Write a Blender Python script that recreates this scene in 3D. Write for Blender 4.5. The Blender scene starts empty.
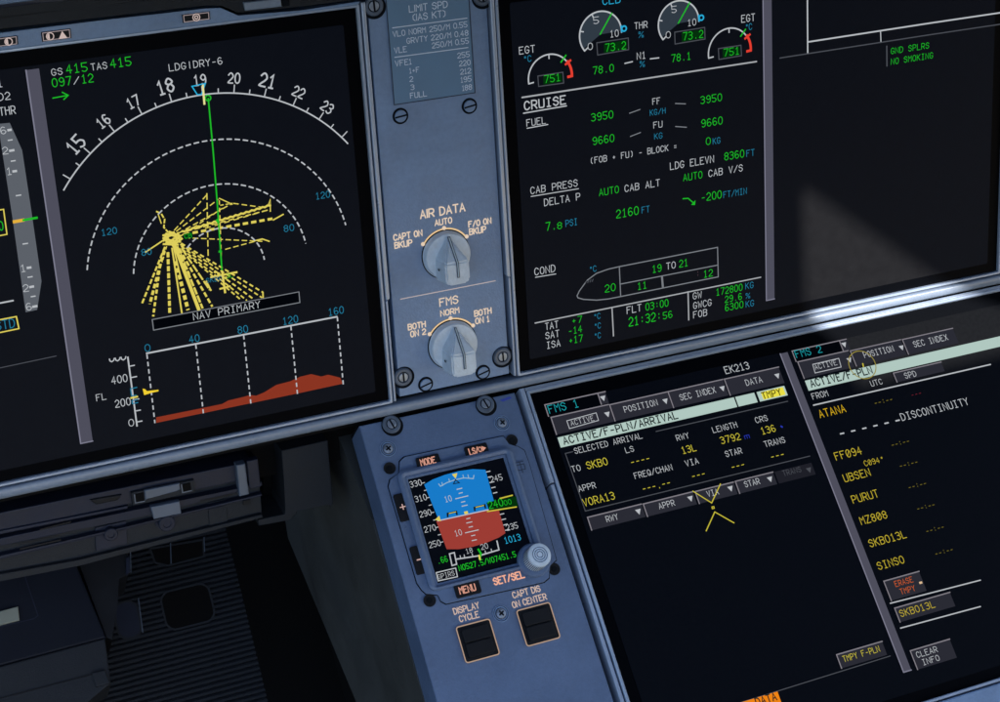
import bpy, bmesh, math, random
from mathutils import Vector, Matrix
random.seed(7)
R = math.radians
SC = bpy.context.scene
COL = SC.collection

# ------------------------------------------------------------------ camera
PX, PY, F = 464.0, 223.0, 1640.0            # principal point and focal length, px of the 1000 px wide photo
def vdir(x, y): return Vector(((x-PX)/F, -(y-PY)/F, -1.0)).normalized()
cx = vdir(5101, -601)
dv = vdir(822, 5523); dv = (dv-cx*dv.dot(cx)).normalized(); cy = -dv; cn = cx.cross(cy)
dl = vdir(-837, -3810); dl = (dl-cx*dl.dot(cx)).normalized(); cl = cx.cross(dl)
LEAN = R(14)
wx = Vector((1, 0, 0)); wy = Vector((0, math.sin(LEAN), math.cos(LEAN))); wn = wx.cross(wy)
C3 = Matrix((cx, cy, cn)).transposed(); W3 = Matrix((wx, wy, wn)).transposed()
RW = W3 @ C3.transposed()                   # camera frame -> world
ORG_C = Vector(((500-PX)/F, -(351-PY)/F, -1.0))*0.85
ORG_W = Vector((0, 0, 1.0))
cam = bpy.data.objects.new('camera', bpy.data.cameras.new('camera')); COL.objects.link(cam)
cam.matrix_world = Matrix.Translation(ORG_W - RW @ ORG_C) @ RW.to_4x4()
cam.data.sensor_width = 36; cam.data.lens = F/1000*36
cam.data.shift_x = (500-PX)/1000; cam.data.shift_y = -(351-PY)/1000
cam.data.clip_start = .01; cam.data.clip_end = 500
SC.camera = cam
CAMW = cam.matrix_world.translation.copy()

# ------------------------------------------------------------------ sky, sun, exposure
SUN_EL, SUN_AZ = R(38), R(150)              # azimuth clockwise from +Y
sun_from = Vector((math.sin(SUN_AZ)*math.cos(SUN_EL), math.cos(SUN_AZ)*math.cos(SUN_EL), math.sin(SUN_EL)))
world = bpy.data.worlds.new('World'); SC.world = world; world.use_nodes = True
wt = world.node_tree; wt.nodes.clear()
sky = wt.nodes.new('ShaderNodeTexSky'); sky.sky_type = 'NISHITA'; sky.sun_disc = False
sky.sun_elevation = SUN_EL; sky.sun_rotation = SUN_AZ
bg = wt.nodes.new('ShaderNodeBackground'); bg.inputs[1].default_value = 0.15
wo = wt.nodes.new('ShaderNodeOutputWorld')
wt.links.new(sky.outputs[0], bg.inputs[0]); wt.links.new(bg.outputs[0], wo.inputs[0])
sun = bpy.data.objects.new('sun', bpy.data.lights.new('sun', 'SUN')); COL.objects.link(sun)
sun.data.energy = 5.0; sun.data.angle = R(0.6); sun.data.color = (1, .96, .9)
sun.rotation_euler = (-sun_from).to_track_quat('-Z', 'Y').to_euler()
EXPO = 0.98
SC.view_settings.view_transform = 'Standard'; SC.view_settings.look = 'None'
SC.view_settings.exposure = EXPO; SC.view_settings.gamma = 1
EMI = 2**(-EXPO)

# ------------------------------------------------------------------ materials
def lin(c):
    c = c/255.0
    return c/12.92 if c <= .04045 else ((c+.055)/1.055)**2.4
MATS = {}
def em(name, r, g, b, k=1.0):
    """lit pixels or back-lit lettering; colour given as it reads on the screen"""
    if name in MATS: return MATS[name]
    m = bpy.data.materials.new(name); m.use_nodes = True; nt = m.node_tree; nt.nodes.clear()
    e = nt.nodes.new('ShaderNodeEmission'); o = nt.nodes.new('ShaderNodeOutputMaterial')
    e.inputs[0].default_value = (lin(r), lin(g), lin(b), 1); e.inputs[1].default_value = EMI*k
    nt.links.new(e.outputs[0], o.inputs[0]); MATS[name] = m; return m
def pb(name, col, rough=.5, metal=0, spec=.5, noise=.0, nscale=60, bump=0, bscale=900, glow=None, wear=0):
    m = bpy.data.materials.new(name); m.use_nodes = True; nt = m.node_tree
    p = nt.nodes['Principled BSDF']
    p.inputs['Base Color'].default_value = (*col, 1); p.inputs['Roughness'].default_value = rough
    p.inputs['Metallic'].default_value = metal; p.inputs['Specular IOR Level'].default_value = spec
    tc = nt.nodes.new('ShaderNodeTexCoord')
    if noise:
        n = nt.nodes.new('ShaderNodeTexNoise'); n.inputs['Scale'].default_value = nscale; n.inputs['Detail'].default_value = 8
        n.inputs['Roughness'].default_value = .65
        nt.links.new(tc.outputs['Object'], n.inputs['Vector'])
        mr = nt.nodes.new('ShaderNodeMapRange'); mr.inputs[1].default_value = .3; mr.inputs[2].default_value = .7
        mr.inputs[3].default_value = 1-noise; mr.inputs[4].default_value = 1+noise
        nt.links.new(n.outputs[0], mr.inputs[0])
        mx = nt.nodes.new('ShaderNodeVectorMath'); mx.operation = 'SCALE'; mx.inputs[0].default_value = col
        nt.links.new(mr.outputs[0], mx.inputs['Scale']); nt.links.new(mx.outputs[0], p.inputs['Base Color'])
        if wear:
            n3 = nt.nodes.new('ShaderNodeTexNoise'); n3.inputs['Scale'].default_value = 420; n3.inputs['Detail'].default_value = 4
            n4 = nt.nodes.new('ShaderNodeTexNoise'); n4.inputs['Scale'].default_value = 22; n4.inputs['Detail'].default_value = 6; n4.inputs['Distortion'].default_value = 1.2
            ad = nt.nodes.new('ShaderNodeMath'); ad.operation = 'MULTIPLY_ADD'; ad.inputs[1].default_value = .5
            nt.links.new(tc.outputs['Object'], n3.inputs['Vector']); nt.links.new(tc.outputs['Object'], n4.inputs['Vector'])
            nt.links.new(n3.outputs[0], ad.inputs[0]); nt.links.new(n4.outputs[0], ad.inputs[2])
            rr_ = nt.nodes.new('ShaderNodeMapRange'); rr_.inputs[1].default_value = .55; rr_.inputs[2].default_value = .95; rr_.inputs[3].default_value = 1-wear; rr_.inputs[4].default_value = 1+wear
            nt.links.new(ad.outputs[0], rr_.inputs[0])
            mm = nt.nodes.new('ShaderNodeMath'); mm.operation = 'MULTIPLY'; nt.links.new(rr_.outputs[0], mm.inputs[0]); nt.links.new(mr.outputs[0], mm.inputs[1]); nt.links.new(mm.outputs[0], mx.inputs['Scale'])
        m2 = nt.nodes.new('ShaderNodeMapRange'); m2.inputs[1].default_value = .3; m2.inputs[2].default_value = .7
        m2.inputs[3].default_value = max(.05, rough-.08); m2.inputs[4].default_value = rough+.1
        nt.links.new(n.outputs[0], m2.inputs[0]); nt.links.new(m2.outputs[0], p.inputs['Roughness'])
    if bump:
        n2 = nt.nodes.new('ShaderNodeTexNoise'); n2.inputs['Scale'].default_value = bscale; n2.inputs['Detail'].default_value = 3
        nt.links.new(tc.outputs['Object'], n2.inputs['Vector'])
        b = nt.nodes.new('ShaderNodeBump'); b.inputs['Strength'].default_value = bump; b.inputs['Distance'].default_value = .0004
        nt.links.new(n2.outputs[0], b.inputs['Height']); nt.links.new(b.outputs[0], p.inputs['Normal'])
    if glow:
        p.inputs['Emission Color'].default_value = (lin(glow[0]), lin(glow[1]), lin(glow[2]), 1)
        p.inputs['Emission Strength'].default_value = EMI
    MATS[name] = m; return m
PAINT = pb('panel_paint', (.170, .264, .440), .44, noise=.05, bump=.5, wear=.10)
PAINT2 = pb('pedestal_paint_shaded', (.094, .146, .266), .46, noise=.05, bump=.5, wear=.10)  # bluer pedestal paint, darkened to carry the shade on the slope
PLATEM = pb('placard_paint', (.125, .235, .385), .55, noise=.05, bump=.1)
RAILM = pb('rail_paint', (.19, .24, .33), .33, noise=.08, nscale=40, bump=.2, wear=.1)
RIM = pb('bezel_metal', (.33, .41, .56), .33, metal=.25, noise=.06, nscale=90)
RIMD = pb('bezel_groove', (.03, .05, .10), .5)
KNOB = pb('knob_plastic', (.54, .64, .76), .38, noise=.10, nscale=260, bump=.4)
DARKGAP = pb('gap_black', (.004, .006, .010), .8, spec=.12)
BORDER = pb('glass_border', (.0009, .0014, .0028), .45, spec=.025)
GLASS = pb('screen_glass', (.0074, .0074, .0082), .5, spec=.03, noise=.14, nscale=160, glow=(2, 5, 14))
GLASSL = pb('screen_glass_low', (.0035, .0038, .0045), .5, spec=.02, noise=.25, nscale=500, glow=(1, 3, 10))
FLANKM = pb('flank_plastic', (.046, .050, .052), .6, noise=.15, nscale=25, bump=.3, bscale=1400)
CHAR = pb('charcoal_plastic', (.0160, .0190, .0250), .62, spec=.22, noise=.12, nscale=50, bump=.4, bscale=1500)
CHARB = pb('navy_plastic', (.010, .014, .031), .5, spec=.3, noise=.12, nscale=60, bump=.2)
BLACKP = pb('black_plastic', (.008, .009, .012), .5, spec=.18, noise=.2, nscale=80)
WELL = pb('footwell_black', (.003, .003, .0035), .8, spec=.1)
STEEL = pb('screw_steel', (.26, .31, .40), .38, metal=.5, noise=.25, nscale=400)
WASHER = pb('washer_grey', (.085, .115, .170), .42, noise=.2, nscale=300)
RIBM = pb('rib_rubber', (.012, .015, .021), .6, spec=.25, noise=.15, nscale=90)
PALE = pb('pale_tab', (.20, .22, .19), .6, noise=.1)
WHITEINK = pb('grey_ink', (.74, .84, .98), .6)
INKD = pb('dark_ink', (.02, .035, .07), .6)
BLUEINK = pb('blue_ink', (.04, .07, .42), .6)
pb('latch_grey', (.08, .105, .15), .4, noise=.1)
LITM = em('lit_cream', 234, 210, 186, .93)
LITO = em('lit_orange', 226, 162, 142, .85)
W_ = em('white_pixels', 184, 188, 193)
WD = em('grey_pixels', 120, 124, 130)
WDD = em('dim_grey_pixels', 72, 75, 82)
G_ = em('green_pixels', 30, 180, 40)
GD = em('dark_green_pixels', 4, 48, 12)
C_ = em('cyan_pixels', 34, 120, 152)
CB = em('bright_cyan_pixels', 40, 170, 215)
Y_ = em('yellow_pixels', 222, 206, 92)
YD = em('amber_yellow_pixels', 192, 172, 52)
YT = em('text_yellow_pixels', 200, 188, 62)
DY = em('dim_yellow_pixels', 120, 108, 35)
RED = em('red_pixels', 225, 62, 48)
MAG = em('dim_red_pixels', 110, 30, 45)
SCALE = em('scale_grey_pixels', 92, 97, 105)
DIAL = em('dial_grey_pixels', 48, 58, 68)
DIV = em('divider_pixels', 78, 78, 92)
DIVL = em('divider_edge_pixels', 124, 124, 142)
BTN = em('button_pixels', 42, 43, 52)
BTNL = em('button_edge_pixels', 128, 124, 132)
BTND = em('button_dim_pixels', 30, 31, 39)
HDR = em('header_pixels', 176, 200, 192)
HDT = em('header_text_pixels', 22, 32, 34)
TYEL = em('tmpy_yellow_pixels', 232, 222, 70)
TYTX = em('tmpy_text_pixels', 84, 76, 8)
TEAL = em('teal_pixels', 28, 150, 160)
BROWN = em('terrain_brown_pixels', 138, 52, 34)
SKYB = em('attitude_blue_pixels', 24, 122, 200)
ERTH = em('attitude_brown_pixels', 156, 60, 52)
ORG = em('orange_pixels', 205, 92, 40)
ORB = em('orange_block_pixels', 238, 132, 20)
BLUP = em('blue_pixels', 40, 55, 170)
BLK = em('black_pixels', 3, 5, 10)

# ------------------------------------------------------------------ planes: each is a real surface of the cockpit
class Plane:
    def __init__(s, oc, ex, ey):
        s.o, s.x, s.y, s.n = oc, ex, ey, ex.cross(ey)
        m3 = Matrix((RW@ex, RW@ey, RW@s.n)).transposed().to_4x4()
        s.M = Matrix.Translation(ORG_W + RW@(oc-ORG_C)) @ m3
    def uv(s, px, py, h=0.0):
        r = Vector(((px-PX)/F, -(py-PY)/F, -1.0)); o = s.o+s.n*h
        p = r*(o.dot(s.n)/r.dot(s.n)) - o
        return (p.dot(s.x), p.dot(s.y))
U = Plane(ORG_C, cx, cy)                                   # the upright main panel
v0 = U.uv(528, 386)[1]
LO = Plane(ORG_C + cy*v0, cx, dl)                          # the sloping centre pedestal face

# ------------------------------------------------------------------ object helpers
def thing(name, label, cat, pl, u=0, v=0, w=0, group=None):
    o = bpy.data.objects.new(name, None); COL.objects.link(o)
    o.empty_display_size = .02
    o.matrix_world = pl.M @ Matrix.Translation((u, v, w))
    o['label'] = label; o['category'] = cat
    if group: o['group'] = group
    o['_o'] = (u, v, w); PLN[o.name] = pl
    return o
PLN = {}
def off(par):
    q = par
    while q.parent: q = q.parent
    return Vector(q['_o'])
def link(name, bm, mat, par, label=None, smooth=False, frm=None, to=None):
    me = bpy.data.meshes.new(name)
    if frm: bmesh.ops.transform(bm, matrix=to.M.inverted() @ frm.M, verts=bm.verts)
    of = off(par)
    for v in bm.verts: v.co -= of
    bm.normal_update(); bm.to_mesh(me); bm.free()
    me.materials.append(mat)
    if smooth:
        for p in me.polygons: p.use_smooth = True
    o = bpy.data.objects.new(name, me); COL.objects.link(o); o.parent = par
    if label: o['label'] = label
    return o
def face(bm, pts, w):
    return bm.faces.new([bm.verts.new((p[0], p[1], w)) for p in pts])
def area(p):
    return sum(p[i][0]*p[(i+1) % len(p)][1]-p[(i+1) % len(p)][0]*p[i][1] for i in range(len(p)))
def prism(bm, pts, w0, w1, bev=0, seg=2):
    pts = list(pts)
    if area(pts) < 0: pts.reverse()
    a = [bm.verts.new((p[0], p[1], w0)) for p in pts]; b = [bm.verts.new((p[0], p[1], w1)) for p in pts]
    top = bm.faces.new(b); bm.faces.new(a[::-1]); n = len(pts)
    for i in range(n): bm.faces.new((a[i], a[(i+1) % n], b[(i+1) % n], b[i]))
    if bev: bmesh.ops.bevel(bm, geom=list(top.edges), offset=bev, segments=seg, affect='EDGES', profile=.6)
def rect(u0, v0, u1, v1, r=0, k=5):
    if not r: return [(u0, v0), (u1, v0), (u1, v1), (u0, v1)]
    out = []
    for (x, y, a) in ((u1-r, v0+r, -90), (u1-r, v1-r, 0), (u0+r, v1-r, 90), (u0+r, v0+r, 180)):
        for i in range(k+1):
            t = R(a+90*i/k); out.append((x+r*math.cos(t), y+r*math.sin(t)))
    return out
def ring(bm, outer, inner, w0, w1, bev=.0004):
    """raised frame between two loops with the same number of points"""
    n = len(outer)
    def mixp(t): return [(o[0]+(i[0]-o[0])*t, o[1]+(i[1]-o[1])*t) for o, i in zip(outer, inner)]
    d = math.dist(outer[0], inner[0]); t = min(.45, bev/d) if d else .2
    L = [(mixp(0), w0), (mixp(0), w1-bev), (mixp(t), w1), (mixp(1-t), w1), (mixp(1), w1-bev), (mixp(1), w0)]
    V = [[bm.verts.new((p[0], p[1], w)) for p in pts] for pts, w in L]
    for a, b in zip(V, V[1:]):
        for i in range(n): bm.faces.new((a[i], a[(i+1) % n], b[(i+1) % n], b[i]))
def disc(bm, u, v, r, w0, w1, n=32, bev=0):
    prism(bm, [(u+r*math.cos(2*math.pi*i/n), v+r*math.sin(2*math.pi*i/n)) for i in range(n)], w0, w1, bev)
def lathe(bm, u, v, prof, n=40):
    V = [[bm.verts.new((u+r*math.cos(2*math.pi*i/n), v+r*math.sin(2*math.pi*i/n), w)) for i in range(n)] for r, w in prof]
    for a, b in zip(V, V[1:]):
        for i in range(n): bm.faces.new((a[i], a[(i+1) % n], b[(i+1) % n], b[i]))
    bm.faces.new(V[-1])
def ribbon(bm, pts, wd, w, closed=False, cap=.7):
    """flat mitred stroke along pts"""
    P = [Vector((p[0], p[1])) for p in pts]
    Q = [P[0]]
    for p in P[1:]:
        if (p-Q[-1]).length > 1e-7: Q.append(p)
    if closed and (Q[0]-Q[-1]).length < 1e-7: Q.pop()
    n = len(Q)
    if n < 2: return
    h = wd/2; l = []; r = []
    for i in range(n):
        a = Q[i-1] if (i or closed) else None
        b = Q[(i+1) % n] if (i < n-1 or closed) else None
        d1 = (Q[i]-a).normalized() if a is not None else None
        d2 = (b-Q[i]).normalized() if b is not None else None
        if d1 is None: d1 = d2
        if d2 is None: d2 = d1
        n1 = Vector((-d1.y, d1.x)); n2 = Vector((-d2.y, d2.x)); m = n1+n2
        if m.length < .3: m = n1; k = 1
        else:
            m.normalize(); k = min(1/max(m.dot(n1), .4), 2.0)
        c = Q[i].copy()
        if not closed and i == 0: c -= d2*h*cap
        if not closed and i == n-1: c += d1*h*cap
        l.append(bm.verts.new((*(c+m*h*k), w))); r.append(bm.verts.new((*(c-m*h*k), w)))
    for i in range(n if closed else n-1):
        j = (i+1) % n
        bm.faces.new((r[i], r[j], l[j], l[i]))
def dashes(pts, on, gap):
    out = []; cur = []; d = 0; st = True; lim = on
    for a, b in zip(pts, pts[1:]):
        L = math.dist(a, b); t = 0
        if L == 0: continue
        if st and not cur: cur = [a]
        while L-t > lim-d:
            t += lim-d; p = (a[0]+(b[0]-a[0])*t/L, a[1]+(b[1]-a[1])*t/L)
            if st: cur.append(p); out.append(cur); cur = []
            else: cur = [p]
            st = not st; lim = on if st else gap; d = 0
        d += L-t
        if st: cur.append(b)
    if st and len(cur) > 1: out.append(cur)
    return out
PXM = .00052                                              # about one photo pixel on the panel
LAY = [0]
def lay():
    LAY[0] = (LAY[0]+1) % 60
    return LAY[0]*2.0e-6
def pxm(pl, x, y):
    a = pl.uv(x, y); b = pl.uv(x+1, y); c = pl.uv(x, y-1)
    return .5*(math.dist(a, b)+math.dist(a, c))
def LN(par, pl, pts, wd, mat, name='line', dash=None, closed=False, w=.0005, label=None):
    q = [pl.uv(*p) for p in pts]; return LU(par, q, wd*pxm(pl, *pts[0]), mat, name, dash and [dash[0]*PXM, dash[1]*PXM], closed, w, label)
def LU(par, q, wd, mat, name='line', dash=None, closed=False, w=.0005, label=None):
    bm = bmesh.new(); w += lay()
    if dash:
        for s in dashes(q, dash[0], dash[1]): ribbon(bm, s, wd, w, cap=.1)
    else: ribbon(bm, q, wd, w, closed)
    return link(name, bm, mat, par, label)
def PG(par, pl, pts, mat, name='panel_area', w=.0004, label=None):
    bm = bmesh.new(); q = [pl.uv(*p) for p in pts]
    if area(q) < 0: q.reverse()
    face(bm, q, w+lay()); return link(name, bm, mat, par, label)

# ------------------------------------------------------------------ stroke lettering, 6 x 9 grid
FONT = {
'A': '00 39 60;13 53', 'B': '45 05 09 49 68 66 45 64 61 40 00 05', 'C': '67 49 29 07 02 20 40 62', 'D': '00 09 39 67 62 30 00',
'E': '69 09 00 60;05 45', 'F': '69 09 00;05 45', 'G': '67 49 29 07 02 20 40 62 64 34', 'H': '00 09;60 69;05 65',
'I': '10 50;30 39;19 59', 'J': '59 52 30 20 02', 'K': '00 09;69 04;25 60', 'L': '09 00 60', 'M': '00 09 35 69 60',
'N': '00 09 60 69', 'O': '20 02 07 29 49 67 62 40 20', 'P': '00 09 49 68 65 44 04', 'Q': '20 02 07 29 49 67 62 40 20;33 60',
'R': '00 09 49 68 65 44 04;34 60', 'S': '67 49 29 07 06 25 45 63 62 40 20 02', 'T': '09 69;39 30', 'U': '09 01 10 50 61 69',
'V': '09 30 69', 'W': '09 10 36 50 69', 'X': '00 69;09 60', 'Y': '09 35 69;35 30', 'Z': '09 69 00 60',
'0': '20 02 07 29 49 67 62 40 20', '@': '20 02 07 29 49 67 62 40 20;12 57', '1': '10 50;30 39 17', '2': '07 29 49 67 65 01 00 60',
'3': '08 29 49 67 66 45 25;45 63 62 40 20 01', '4': '40 49 03 63', '5': '69 09 05 45 63 62 40 20 01',
'6': '58 39 29 07 02 20 40 62 63 45 25 03', '7': '09 69 20', '8': '25 06 07 29 49 67 66 45 25 03 02 20 40 62 63 45',
'9': '11 20 40 62 67 49 29 07 06 24 44 66', '-': '14 54', '.': '30 31', ':': '32 33;36 37', '/': '00 69', '+': '14 54;32 36',
'=': '13 53;16 56', '(': '49 27 22 40', ')': '29 47 42 20', '|': '30 39', '%': '00 69;06 09 29 26 06;40 43 63 60 40',
'd': '36 38 58 56 36', ' ': '', 'm': '00 05 25 35 55 65 60;35 30'}
ROUND = set('BCDGJOPQRSU0@2356890')
PROPW = {'I': 1, '1': 3, ' ': 3, '.': 1, '-': 4, '(': 3, ')': 3, '/': 5}
def strokes(ch, prop=False):
    if prop and ch == 'I': return [[(0, 0), (0, 9)]], 0
    s = FONT.get(ch, ''); out = []
    for part in s.split(';'):
        pts = [(int(a[0]), int(a[1])) for a in part.split()]
        if len(pts) < 2: continue
        if ch in ROUND and len(pts) > 3:
            closed = pts[0] == pts[-1]; q = [] if closed else [pts[0]]
            rng = range(0, len(pts)-1) if closed else range(1, len(pts)-1)
            for i in rng:
                p = pts[i]; a = pts[i-1] if i or not closed else pts[-2]; b = pts[i+1]
                if (ch in 'BDPR' and p[0] == 0) or (ch == '5' and i < 3): q.append(p); continue
                f = .3
                q += [(p[0]+(a[0]-p[0])*f, p[1]+(a[1]-p[1])*f), (p[0]+(b[0]-p[0])*f, p[1]+(b[1]-p[1])*f)]
            q.append(q[0] if closed else pts[-1]); pts = q
        out.append(pts)
    w = 6
    if prop:
        w = PROPW.get(ch, 6)
        if w != 6 and out:
            mn = min(p[0] for o in out for p in o); mxx = max(p[0] for o in out for p in o)
            sc = w/(mxx-mn) if mxx > mn and ch != '.' else 1
            out = [[((p[0]-mn)*sc, p[1]) for p in o] for o in out]
    return out, w
def text_bm(bm, s, width, height, th, w, org=(0, 0), rot=0, prop=False):
    x = 0; gl = []
    for ch in s:
        st, gw = strokes(ch, prop); gl.append((x, st)); x += (gw+2.2) if prop else 8
    tot = x-(2.2 if prop else 2)
    sx = width/tot; sy = height/9; cr, sr = math.cos(rot), math.sin(rot); k = 0
    for gx, st in gl:
        for pts in st:
            q = []
            for p in pts:
                a = (gx+p[0]*(.92 if len(s) > 1 and not prop else 1))*sx; b = p[1]*sy
                q.append((org[0]+a*cr-b*sr, org[1]+a*sr+b*cr))
            cl = len(q) > 2 and math.dist(q[0], q[-1]) < 1e-9
            ribbon(bm, q[:-1] if cl else q, th, w+k*1.2e-6, cl); k = (k+1) % 12
COLN = {}
def T(par, pl, s, x0, y0, x1, h, mat, name='readout', th=.102, prop=False, w=.0006):
    """lettering with its baseline from photo point (x0,y0), as wide as x1-x0 and h high, laid along the surface"""
    a = pl.uv(x0, y0); t = pl.uv(x0, y0-h); hh = t[1]-a[1]
    b = pl.uv(x1, y0-(x1-x0)*.2); wd = b[0]-a[0]
    bm = bmesh.new(); text_bm(bm, s, wd, hh, th*hh, w+lay(), a, 0, prop)
    return link(name, bm, mat, par, (mat.name.replace('_pixels', '').replace('_', ' ')+' lettering reading '+s.replace('@', '0').replace('d', ' degrees ')) if len(s) > 1 else None)
def TC(par, s, c, wd, hh, mat, rot=0, th=.13, w=.0006, name='readout'):
    """lettering centred on local point c"""
    bm = bmesh.new(); cr, sr = math.cos(rot), math.sin(rot)
    o = (c[0]-wd/2*cr, c[1]-wd/2*sr)
    text_bm(bm, s, wd, hh, th*hh, w+lay(), o, rot); return link(name, bm, mat, par)

# ================================================================== DISPLAY UNITS
def display(name, label, pl, u0, u1, v0_, v1, glass, rim_top=.0036, left_rim=.0036, clip_v=None):
    """black glass screen in a double metal rim: u0..u1, v0..v1 is the glass"""
    t = thing(name, label, 'display', pl, (u0+u1)/2, v0_, 0)
    hb = bmesh.new(); prism(hb, rect(u0-.0015, v0_-.0015, u1+.0015, v1+.0015), -.03, -.0012); link('housing', hb, DARKGAP, t)
    b = bmesh.new(); ring(b, rect(u0-.0016, v0_-.0016, u1+.0016, v1+.0016, .001, 2), rect(u0, v0_, u1, v1, .0006, 2), -.001, .0022, .0005)
    link('inner_rim', b, RIM, t)
    b = bmesh.new(); ring(b, rect(u0-.0022, v0_-.0022, u1+.0022, v1+.0022, .001, 2), rect(u0-.0016, v0_-.0016, u1+.0016, v1+.0016, .001, 2), -.004, .0006, .0002)
    link('rim_groove', b, RIMD, t)
    b = bmesh.new(); face(b, rect(u0, v0_, u1, v1), 0); link('screen_border', b, BORDER, t)
    m = .0072
    b = bmesh.new(); prism(b, rect(u0+m*.92, v0_+m*.80, u1-m*.92, v1-m*1.05, .001, 3), -.0005, .0002); sc = link('screen', b, glass, t)
    return t, sc
def divider(par, pl, ua, ub, va, vb):
    b = bmesh.new(); face(b, rect(ua, va, ub, vb), .00045); d = link('divider_bar', b, DIV, par)
    b = bmesh.new(); ribbon(b, [(ua+.0003, vb), (ua+.0003, va+.0003), (ub, va+.0003)], .0006, .00055); link('edge_highlight', b, DIVL, d)

VB, VT = -.0138, .1873
# ---------------------------------------------------------------- left display: navigation page
DA, SA = display('cockpit_display', 'wide dark screen at the left showing the map compass arc and yellow flight plan fan', U, -.3655, -.0622, VB, VT, GLASS)
divider(DA, U, -.2166, -.2106, -.0030, .1782)
def add_outer_rim(t, u0, u1, v0_, v1, ustep, vstep, side):
    """outer rail of the bezel, thick above vstep and thin below, on one side of the screen"""
    b = bmesh.new()
    if side > 0: pts = [(u1+.0023, v1+.0022), (u1+.0044, v1+.0022), (u1+.0044, vstep+.001), (u1+.0036, vstep), (u1+.0023, vstep)]
    else: pts = [(u0-.0023, v1+.0022), (u0-.0044, v1+.0022), (u0-.0044, vstep+.001), (u0-.0036, vstep), (u0-.0023, vstep)]
    prism(b, pts, -.006, .0024, .0005); link('outer_rail', b, RIM, t)
    b = bmesh.new()
    if side > 0: pts = rect(u1+.0023, v0_-.0010, u1+.0034, vstep-.0004)
    else: pts = rect(u0-.0034, v0_-.0010, u0-.0023, vstep-.0004)
    prism(b, pts, -.006, .0019, .0004); link('outer_rail', b, RIM, t)
add_outer_rim(DA, -.3655, -.0622, VB, VT, 0, .040, 1)
# wide upper frame with its three lit symbol plates
b = bmesh.new()
top = [(-60, 58.6), (357.5, 5.6), (361, 1.0), (300, 10.5), (238, 17.2), (221, 7.6), (205, 8.6), (100, 20.5), (-60, 40)]
prism(b, [U.uv(x, y, .004) for x, y in top], -.012, .004, .0007); link('upper_frame', b, PAINT, DA)
def symbol_plate(par, q, syms):
    b = bmesh.new(); prism(b, [U.uv(x, y, .0045) for x, y in q], .003, .0047, .0003); f = link('symbol_plate', b, BLACKP, par)
    c = [U.uv(x, y, .0048) for x, y in q]; cu = sum(p[0] for p in c)/4; cv = sum(p[1] for p in c)/4
    s = .90
    b = bmesh.new(); ribbon(b, [(cu+(p[0]-cu)*s, cv+(p[1]-cv)*.80) for p in c], .00035, .0050, True); link('plate_outline', b, em('lit_outline', 150, 138, 140), f)
    for k, x, y in syms:
        a = U.uv(x, y, .0048); b = bmesh.new(); r = .0016
        if k == 'o':
            ribbon(b, [(a[0]+r*math.cos(i*.5236), a[1]+r*math.sin(i*.5236)) for i in range(12)], .0004, .0051, True)
            face(b, [(a[0]+r*.8*math.cos(R(100+i*20)), a[1]+r*.8*math.sin(R(100+i*20))) for i in range(9)], .0052)
        elif k == 'O':
            for rr in (r, r*.45): ribbon(b, [(a[0]+rr*math.cos(i*.5236), a[1]+rr*math.sin(i*.5236)) for i in range(12)], .0004, .0051, True)
        else: face(b, [(a[0]-r*1.2, a[1]-r), (a[0]+r*1.2, a[1]-r), (a[0], a[1]+r*1.1)], .0052)
        link('lit_symbol', b, em('lit_symbol', 200, 180, 175), f)
symbol_plate(DA, [(-14, 39.5), (17.5, 35.5), (18.2, 44.4), (-13, 48.6)], [('o', 8.5, 41.5)])
symbol_plate(DA, [(41.0, 32.2), (70.6, 28.4), (71.6, 38), (42.2, 41.8)], [('o', 50, 36.2), ('^', 62.5, 34.8)])
symbol_plate(DA, [(182, 14.8), (209.6, 11.4), (210.4, 19.4), (183, 23)], [('O', 196.2, 17.2)])

# primary flight page edge, left of the divider
t = SA
T(t, U, '1', -2.5, 87, 2.8, 7, W_); T(t, U, 'FD2', -8, 101.4, 10.5, 7.5, W_); T(t, U, 'A/THR', -11.5, 117, 15.6, 8, W_)
PG(t, U, [(-5, 124), (9.6, 122.6), (22, 150), (31, 209), (41.4, 281), (37, 309.6), (25.6, 312), (12, 215), (-1, 131)], SCALE, 'speed_scale')
for s, x, y in (('6', 1, 133.8), ('2', 3, 154), ('1', 7, 174.6), ('1', 21, 271.6), ('2', 23.6, 291.4), ('6', 26.6, 310)):
    T(t, U, s, x, y, x+5, 7, W_, w=.0008)
for a, b2, wd in (((8, 129.8), (10.6, 129.4), 2.4), ((8, 140), (12, 139.4), 1.3), ((9.8, 150.4), (13.4, 149.8), 2.4), ((11, 160.8), (15, 160.2), 1.3), ((13, 171), (16, 170.6), 2.4),
              ((16, 195.3), (20.6, 194.6), 1.3), ((22.8, 243.6), (27.4, 242.9), 1.3), ((27.4, 267.4), (30.4, 267), 2.4), ((27.8, 276.8), (32, 276.2), 1.3),
              ((30, 286.6), (33, 286), 2.4), ((31, 296.2), (35, 295.6), 1.3), ((33, 306.2), (36.4, 305.6), 2.4)):
    LN(t, U, [a, b2], wd, W_, 'scale_tick', w=.0007)
LN(t, U, [(13.8, 221.2), (23, 219.6)], 3.4, em('orange_yellow_pixels', 228, 176, 60), 'needle', w=.0009)
LN(t, U, [(23, 219.6), (36.6, 217.2)], 2.4, G_, 'needle', w=.0009)
LN(t, U, [(-14, 211.6), (3.4, 209), (6.8, 234), (-10, 237)], 1.2, Y_, 'altitude_box', closed=True)
T(t, U, '00', -6, 231, 3.6, 9, G_)
LN(t, U, [(-14, 305.4), (13, 300.2)], 1.6, W_)
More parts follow.
